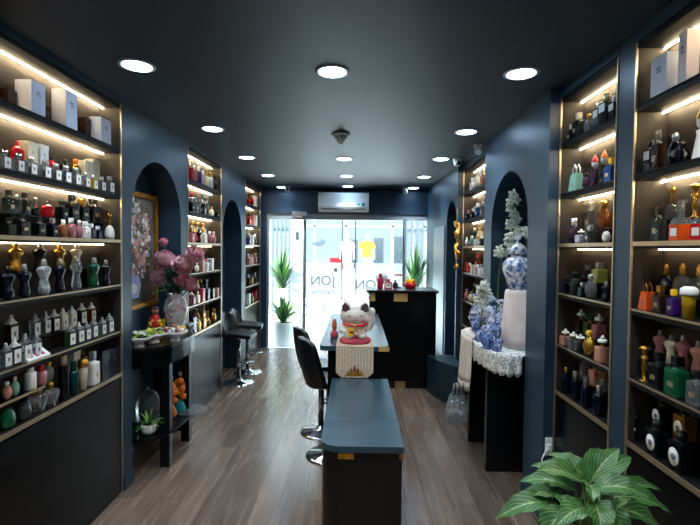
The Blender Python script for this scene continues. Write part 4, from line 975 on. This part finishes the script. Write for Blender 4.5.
for i,(px,py,rp,mt,lab) in enumerate(((164,260,10,'petal','pink peony bloom at middle left of bouquet beside gilt frame'),(182,266,11,'petal','large pink peony bloom in middle of bouquet'),(194,255,9,'petal','pale pink peony bloom at upper right of bouquet'),(159,278,9,'petal','dusty pink peony bloom low at left of bouquet'),(181,279,8,'petald','pink peony bloom just above the vase rim'),(188,284,7,'petald','small deep pink peony bloom at lower right of bouquet'),(163,242,4.5,'petald','tiny deep pink bud at top of bouquet'))):
    Yb=3.84-.03*(i%3); c=P(px,py,Yb); R=rp/F*Yb
    r = thing('peony', lab, 'flower', tuple(c), 0, 'pink peonies in the vase')
    m = MB(); bloom(m,(0,0,0),R,mt,i); o=m.obj('bloom', r); o.rotation_euler=(.9,0,-.5+.3*(i%3))
    base=Vector((vx,vy,LZ+.27))-c
    m = MB(); m.tube([(0,0,-R*.3),(base.x*.4,base.y*.4,base.z*.5-.02),tuple(base)],.004,'stem',6); m.obj('stem', r)
m = MB(); rr=random.Random(4)
for k in range(34):
    strap_leaf(m,(rr.uniform(-.05,.05),rr.uniform(-.05,.05),rr.uniform(.0,.12)),rr.random()*6.3,rr.uniform(.09,.2),rr.uniform(.2,1.2),.05,'leafd' if k%3 else 'leaf',.5)
m.obj('foliage_spray', loc=(vx,vy,LZ+.34), label='dark green foliage between the pink peonies in vase', cat='foliage')
# dishes on left console
def dish(px, Y, s, cols, lab, x=None):
    X = (px-356)/F*Y
    r = thing('porcelain_dish', lab, 'dish', (X,Y,LZ+.0006), 0, 'fruit and flower dishes on left console')
    MB().lathe([(.04*s,0),(.035*s,.012),(.03*s,.03),(.08*s,.055),(.095*s,.075),(.085*s,.075),(.03*s,.045),(0,.042)],(0,0,0),'whitecer',22).obj('dish', r)
    rr=random.Random(int(px)); m=MB()
    for k in range(26):
        a=rr.random()*6.3; q=.07*s*rr.random()**.5
        m.ell((q*math.cos(a),q*math.sin(a),.07+.045*rr.random()*(1-q*8)),(.02*s,.02*s,.017*s),cols[k%len(cols)],8,6)
    m.obj('filling', r)
dish(137,3.27,1.05,['lime','leaflt','whitecer','olive'],'white footed dish of green and white fruit at left end of console')
dish(152,3.42,1.15,['lime','plum','whitecer','leaflt','yellow'],'white footed dish of mixed flowers in middle of left console')
dish(173,3.5,1.1,['yellow','whitecer','pinkg','lime'],'white footed dish of pale flowers at right of left console')
r = thing('fruit_ornament','red and yellow figurine among yellow fruit at back of left console','ornament',((155-356)/F*3.72,3.74,LZ+.0006))
MB().lathe([(.1,0),(.11,.02),(.09,.05)],(0,0,0),'goldpaint',20,sx=.7).obj('base', r)
m=MB(); rr=random.Random(8)
for k in range(16): m.tube([(rr.uniform(-.05,.05),rr.uniform(-.09,.1),.05+.05*rr.random()) for _ in range(1)]+[(rr.uniform(-.05,.05),rr.uniform(-.09,.1),.09+.05*rr.random())],[.016,.012],'yellow',8)
m.obj('yellow_fruit', r)
MB().lathe([(.045,.05),(.05,.1),(.03,.16),(.014,.18)],(0,-.04,0),'red',14).ell((0,-.04,.2),.028,'peach').ell((0,-.035,.222),(.03,.03,.018),'dkear').obj('figure', r)
r = thing('silver_ornament','small white and silver ornament at right end of left console','ornament',((190-356)/F*3.78,3.76,LZ+.0006))
MB().lathe([(.03,0),(.012,.03),(.03,.06),(.035,.09),(.01,.1)],(0,0,0),'silver',16).obj('body', r)

# lower shelf of left console
SZ=.28+.0006
r = thing('glass_cloche','clear glass bell cloche on the lower shelf of left console','cloche',((146-356)/F*3.55,3.55,SZ))
MB().lathe([(.09,0),(.088,.16),(.08,.2),(.055,.235),(.02,.25),(.012,.252),(.016,.27),(.0,.285)],(0,0,0),'clear',26).obj('dome', r)
r = thing('small_potted_plant','small green plant in white bowl on lower shelf of left console','plant',((147-356)/F*3.32,3.32,SZ))
MB().lathe([(.035,0),(.05,.02),(.055,.06),(.05,.075),(.045,.06),(0,.055)],(0,0,0),'whitecer',18).obj('pot', r)
m=MB(); rr=random.Random(12)
for k in range(22): strap_leaf(m,(0,0,.06),k*2.4,rr.uniform(.08,.16),rr.uniform(.2,1.25),.028,('leaf','leaflt')[k%2],.6)
m.obj('foliage', r)
for i,(px,py0,hp,c1,lab,Yq) in enumerate(((170,392,32,'amber','amber glass ornament at left on lower console shelf',3.66),(179,395,34,'amber','tall amber and teal ornament at right on lower console shelf',3.78))):
    r = thing('glass_figurine', lab, 'ornament', ((px-356)/F*Yq,Yq,SZ), 0, 'orange ornaments on lower console shelf')
    MB().lathe([(.04,0),(.045,.03),(.03,.07),(.02,.1)],(0,0,0),'orange' if i==0 else 'teal',14).obj('foot', r)
    m=MB()
    for k in range(7): m.ell((.025*math.cos(k*1.9),.025*math.sin(k*1.9),.13+.022*k),(.03,.03,.028),'yellow' if k%3==2 else 'orange',9,7)
    m.obj('cluster', r)
    MB().cyl(0,0,.3,.33,.014,'silver').obj('finial', r)
r = thing('glass_tray','round glass tray projecting from lower shelf of left console','tray',(-1.37,3.80,.2815))
MB().lathe([(.12,0),(.13,.003),(.13,.012),(.125,.012),(.12,.006),(0,.005)],(0,0,0),'clear',28).obj('tray', r)

# ------------------------------------------------------------------ right console dressing
r = thing('lace_cloth','white lace cloth with scalloped hem draped over right console','tablecloth',(0,0,0))
edge=[(1.14,3.126),(1.05,3.126),(.985,3.2),(.955,3.32),(.94,3.5),(.935,3.65),(.935,3.8),(.95,3.95),(1.0,4.03)]
def along(t):
    t*=len(edge)-1; i=min(int(t),len(edge)-2); k=t-i
    return Vector((edge[i][0]*(1-k)+edge[i+1][0]*k, edge[i][1]*(1-k)+edge[i+1][1]*k, 0))
m = MB()
def lf(u,v):
    p=along(u); f=.006*math.sin(u*70)*v
    return Vector((p.x-f-.004*v, p.y+(-f if u<.25 else 0), LZ+.006-v*(.13+.02*abs(math.sin(u*42)))))
m.grid(lf,120,5,'lace'); o=m.obj('hem', r); solid(o,.003)
MB().prism([(e[0]+.002,e[1]+.002) for e in edge]+[(1.14,3.94),(1.4,3.94),(1.4,3.14)],LZ+.001,LZ+.005,'z','lace').obj('top_layer', r)
r = thing('fringed_shawl','cream fringed shawl hanging over far end of right console','shawl',(0,0,0))
ed2=[(.932,3.62),(.915,3.8),(.925,3.97),(.985,4.07),(1.08,4.13)]
def al2(t):
    t*=len(ed2)-1; i=min(int(t),len(ed2)-2); k=t-i
    return Vector((ed2[i][0]*(1-k)+ed2[i+1][0]*k, ed2[i][1]*(1-k)+ed2[i+1][1]*k, 0))
m = MB()
def sf(u,v):
    p=al2(u); fo=.012*math.sin(u*26)*v
    return Vector((p.x-fo-.012*v-.006,p.y+fo,LZ+.03-v*(.36+.05*math.sin(u*3.0))))
m.grid(sf,60,8,'fringe'); o=m.obj('cloth_fall', r); solid(o,.006)
m = MB()
rr=random.Random(6)
for k in range(56):
    u=(k+.5)/56; p=sf(u,1.0); m.tube([p,(p.x-.003,p.y+rr.uniform(-.01,.01),p.z-.05-.03*rr.random())],.0045,'fringe',5)
m.obj('fringe', r)
m = MB()
def st(u,v): 
    p=al2(u); q=Vector((1.12,3.85,0)); w=p*(1-v)+q*v
    return Vector((w.x,w.y,LZ+.032+.03*math.sin(v*PI)*abs(math.sin(u*9))))
m.grid(st,24,6,'fringe'); o=m.obj('cloth_top', r); solid(o,.004)
# draped plinth with ginger jar
r = thing('draped_plinth','tall plinth under pale pink draped cloth on right console','plinth',(1.22,3.42,LZ+.0055))
m = MB()
m.lathe([(.125,0),(.128,.1),(.116,.27),(.108,.40),(.10,.425),(0,.426)],(0,0,0),'pinkcloth',30)
for v_ in m.bm.verts:
    a=math.atan2(v_.co.y,v_.co.x); k=1+.05*math.sin(a*7)*(1-v_.co.z*1.5); v_.co.x*=k; v_.co.y*=k
m.obj('cloth', r)
jz=LZ+.0055+.427
def ginger(name, loc, s, lab, m1='porcelain', grp='blue and white porcelain on right console'):
    r = thing(name, lab, 'jar', loc, 0, grp)
    MB().lathe([(.055*s,0),(.06*s,.01*s),(.075*s,.06*s),(.1*s,.13*s),(.098*s,.18*s),(.07*s,.21*s),(.05*s,.22*s),(.05*s,.235*s)],(0,0,0),m1,26).obj('body', r)
    MB().lathe([(.06*s,.2355*s),(.066*s,.245*s),(.06*s,.275*s),(.035*s,.3*s),(.015*s,.31*s),(.012*s,.33*s),(.022*s,.35*s),(.006*s,.375*s)],(0,0,0),m1,24).obj('lid', r)
ginger('ginger_jar',(1.2,3.42,jz),1.1,'large lidded blue and white porcelain jar standing on pink draped plinth')
ginger('ginger_jar',(1.10,3.80,LZ+.066),.95,'lidded blue and white jar beside the plinth on right console')
ginger('ginger_jar',(1.06,3.60,LZ+.0055),.62,'smallest lidded blue and white jar in front of others')
def vase(loc, s, lab):
    r = thing('porcelain_vase', lab, 'vase', loc, 0, 'blue and white porcelain on right console')
    MB().lathe([(.03*s,0),(.045*s,.04*s),(.05*s,.1*s),(.025*s,.16*s),(.018*s,.2*s),(.035*s,.23*s),(.028*s,.23*s),(.014*s,.19*s)],(0,0,0),'porcelain',20).obj('body', r)
    MB().lathe([(.0515*s,.095*s),(.0515*s,.105*s)],(0,0,0),'blueglaze',20).obj('band', r)
vase((1.02,3.86,LZ+.066),1.25,'slender blue and white porcelain vase at far end of right console')
vase((1.16,3.66,LZ+.0055),1.4,'slender blue and white porcelain vase beside the pink plinth')
def knot(loc, s, lab, mt='blueglaze'):
    r = thing('ceramic_knot', lab, 'ornament', loc, 0, 'coiled blue ceramic ornaments')
    m = MB()
    for j,(ox,oz,q) in enumerate(((0,.05,1),(.03,.11,.75))):
        m.ell((ox*s,0,oz*s),(.052*q*s,.046*q*s,.048*q*s),mt,16,10)
        for k in range(5):
            a=k*PI/5; pts=[(ox*s+.053*q*s*math.cos(t)*math.cos(a),.048*q*s*math.cos(t)*math.sin(a),oz*s+.05*q*s*math.sin(t)) for t in [2*PI*i/18 for i in range(19)]]
            m.tube(pts,.005*s,'porcelain' if k%2 else mt,6)
    m.obj('coils', r)
    MB().lathe([(.05*s,0),(.055*s,.006),(.04*s,.012)],(0,0,0),mt,18).obj('base', r)
knot((.985,3.36,LZ+.0055),1.15,'large coiled cobalt blue ornament at front edge of right console')
knot((1.01,3.27,LZ+.0055),.6,'smallest coiled blue ornament beside the large coiled one')
knot((.995,3.62,LZ+.0055),.85,'coiled blue ornament behind the largest one')
knot((.985,3.74,LZ+.066),.8,'coiled blue ornament near the fringed shawl')
r = thing('red_figurine','small red and dark figurine among the porcelain on right console','figurine',(1.06,3.72,LZ+.066))
MB().lathe([(.02,0),(.026,.03),(.014,.06)],(0,0,0),'red',12).ell((0,0,.075),.016,'dkear').obj('body', r)
r = thing('porcelain_plate','blue and white porcelain bowl at far end of right console','bowl',(1.06,4.0,LZ+.066))
MB().lathe([(.03,0),(.035,.01),(.07,.05),(.08,.075),(.074,.075),(.03,.02),(0,.016)],(0,0,0),'porcelain',22).obj('bowl', r)
# orchid
def orchid(name, base, path, nfl, lab, seed):
    rr=random.Random(seed); r = thing(name, lab, 'flowers', base)
    pts=[Vector(p)-Vector(base) for p in path]
    m=MB(); m.tube(pts,.006,'stem',6); m.obj('stem', r)
    m=MB()
    L_=[]
    for i in range(len(pts)-1):
        for k in range(6): L_.append(pts[i].lerp(pts[i+1],k/6))
    L_=L_[len(L_)-nfl:] 
    for k,p in enumerate(L_):
        c=p+Vector((rr.uniform(-.04,.04),rr.uniform(-.04,.02),rr.uniform(-.02,.02)))
        for j in range(5):
            a=2*PI*j/5; m.ell(c+Vector((.022*math.cos(a),0,.022*math.sin(a))),(.02,.008,.014),'petalw',8,5,rot=(0,-a,0))
        m.ell(c+Vector((0,-.008,0)),.007,'lime',6,4)
    m.obj('blossom', r)
    m=MB()
    for k in range(12):
        p=L_[rr.randrange(len(L_))]; strap_leaf(m,p,rr.random()*6.3,.07,1.1,.02,'leaflt',.4)
    m.obj('leaves', r)
orchid('orchid_spray',(1.13,3.7,LZ+.1),[(1.13,3.7,LZ+.1),(1.12,3.62,1.45),(1.13,3.58,1.62),(1.17,3.55,1.70),(1.2,3.53,1.8),(1.19,3.52,1.95),(1.19,3.52,2.12)],24,'tall spray of white orchids rising behind the large porcelain jar',1)
orchid('orchid_spray',(1.24,3.6,LZ+.1),[(1.24,3.6,LZ+.1),(1.32,3.6,1.45),(1.3,3.54,1.68),(1.26,3.46,1.78),(1.27,3.38,1.80),(1.27,3.33,1.74)],12,'drooping white orchid spray right of the large porcelain jar',2)
orchid('flower_spray',(1.0,3.68,LZ+.1),[(1.0,3.68,LZ+.1),(1.01,3.66,1.2),(1.02,3.66,1.3),(1.03,3.66,1.38)],10,'short cluster of cream and green flowers left of the porcelain jar',3)

# ------------------------------------------------------------------ socket and cable
r = thing('wall_socket','white wall socket with a plugged cable at right behind foreground plant','socket',(1.19,2.7985,.40))
MB().box(-.022,.022,-.008,-.0005,0,.11,'whitep',.002).obj('plate', r)
MB().box(-.014,.012,-.03,-.0085,.035,.075,'whitep',.003).obj('plug', r)
MB().tube([(-.005,-.03,.055),(-.03,-.045,.05),(-.055,-.045,.0),(-.06,-.04,-.15),(-.055,-.03,-.385)],.004,'whitep',6).obj('cable', r)

# ------------------------------------------------------------------ foreground plant
rp = thing('foreground_plant','large leafy green plant with pale veins at bottom right of photo','plant',(.86,1.62,0))
MB().lathe([(.11,0),(.13,.02),(.16,.34),(.16,.36),(.145,.36),(.14,.33),(0,.33)],(0,0,0),'black',26).obj('pot', rp)
MB().lathe([(0,.331),(.138,.331),(.138,.34),(0,.34)],(0,0,0),'soil',20).obj('soil', rp)
# leaves: pixel of base, pixel of tip, depth at base and tip, width
LV = [((592,484),(552,455),1.55,1.62,.085),((594,484),(623,449),1.55,1.60,.075),((590,482),(604,450),1.60,1.72,.075),((600,486),(634,458),1.62,1.72,.085),
      ((588,487),(540,472),1.52,1.50,.10),((588,484),(534,468),1.60,1.64,.075),((596,490),(656,500),1.50,1.45,.085),((580,492),(523,484),1.55,1.58,.08),
      ((570,500),(520,499),1.52,1.52,.06),((560,505),(500,522),1.50,1.48,.085),((598,505),(640,545),1.45,1.38,.09),((585,500),(575,470),1.48,1.46,.06),
      ((605,500),(676,516),1.58,1.60,.085),((570,510),(545,550),1.42,1.38,.09),((620,520),(627,512),1.42,1.40,.05),((604,496),(665,492),1.66,1.72,.07),
      ((592,487),(598,505),1.50,1.38,.07),((565,498),(572,517),1.48,1.40,.07),((610,510),(668,535),1.50,1.50,.09),((590,510),(560,530),1.42,1.36,.08),((600,505),(607,540),1.42,1.34,.09)]
O = Vector((.86,1.62,0))
stems = MB()
for i,(b_,t_p,yb_,yt_,w_) in enumerate(LV):
    A=P(b_[0],b_[1],yb_)-O; T=P(t_p[0],t_p[1],yt_)-O
    if (T-A).length<.1: T=A+(T-A).normalized()*.1
    d=T-A; L_=d.length; up=Vector((0,-.45,1)).normalized(); sd=d.cross(up).normalized(); nn=sd.cross(d).normalized()
    def fn(u,v,A=A,d=d,sd=sd,nn=nn,w_=w_,L_=L_):
        prof=(math.sin(PI*v**.8))**.8*(1-.25*v) if 0<v<1 else 0
        a=(u-.5)*2
        return A+d*v+nn*(L_*.16*math.sin(PI*v)+abs(a)*w_*prof*.22+.004*math.sin(v*22)*abs(a))+sd*a*w_*.5*prof
    m=MB(); m.grid(fn,8,14,'veinleaf',uv=True); m.obj('leaf', rp)
    stems.tube([(0.03*math.cos(i),.03*math.sin(i),.335),(A.x*.5,A.y*.5,.33+(A.z-.33)*.55),tuple(A)],.004,'stem',6)
stems.obj('stems', rp)

# ------------------------------------------------------------------ light outside
w = bpy.data.worlds.new('World'); S.world = w; w.use_nodes = True; nt = w.node_tree
bg = nt.nodes['Background']; sky = nt.nodes.new('ShaderNodeTexSky'); sky.sky_type='HOSEK_WILKIE'; sky.turbidity=5; sky.sun_direction=(0.2,-.5,.8)
mx = nt.nodes.new('ShaderNodeMix'); mx.data_type='RGBA'; mx.inputs['Factor'].default_value=.85; mx.inputs['B'].default_value=(.8,.92,1,1)
nt.links.new(sky.outputs[0], mx.inputs['A']); nt.links.new(mx.outputs['Result'], bg.inputs[0]); bg.inputs[1].default_value = 8
sl = bpy.data.lights.new('sun','SUN'); sl.energy = 16; sl.angle=.1; sl.color=(1,.97,.92)
so = bpy.data.objects.new('sun', sl); C.objects.link(so); so.rotation_euler = Vector((.6,.3,-.74)).to_track_quat('-Z','Y').to_euler()

# ------------------------------------------------------------------ camera
cd = bpy.data.cameras.new('camera'); cd.sensor_width = 36; cd.lens = F/700*36; cd.clip_start=.05
cam = bpy.data.objects.new('camera', cd); C.objects.link(cam)
yaw = math.atan(6/F); pitch = math.atan(13.5/F)
cam.matrix_world = Matrix.Translation((0,0,1.65)) @ Matrix.Rotation(yaw,4,'Z') @ Matrix.Rotation(PI/2-pitch,4,'X') @ Matrix.Rotation(math.radians(.6),4,'Z')
S.camera = cam
S.view_settings.view_transform='Standard'; S.view_settings.look='None'; S.view_settings.exposure=.2; S.view_settings.gamma=1
try: S.view_settings.use_curve_mapping=False
except Exception: pass
S.cycles.max_bounces = 8; S.cycles.transmission_bounces = 6; S.cycles.sample_clamp_indirect = 4; S.cycles.use_denoising = True
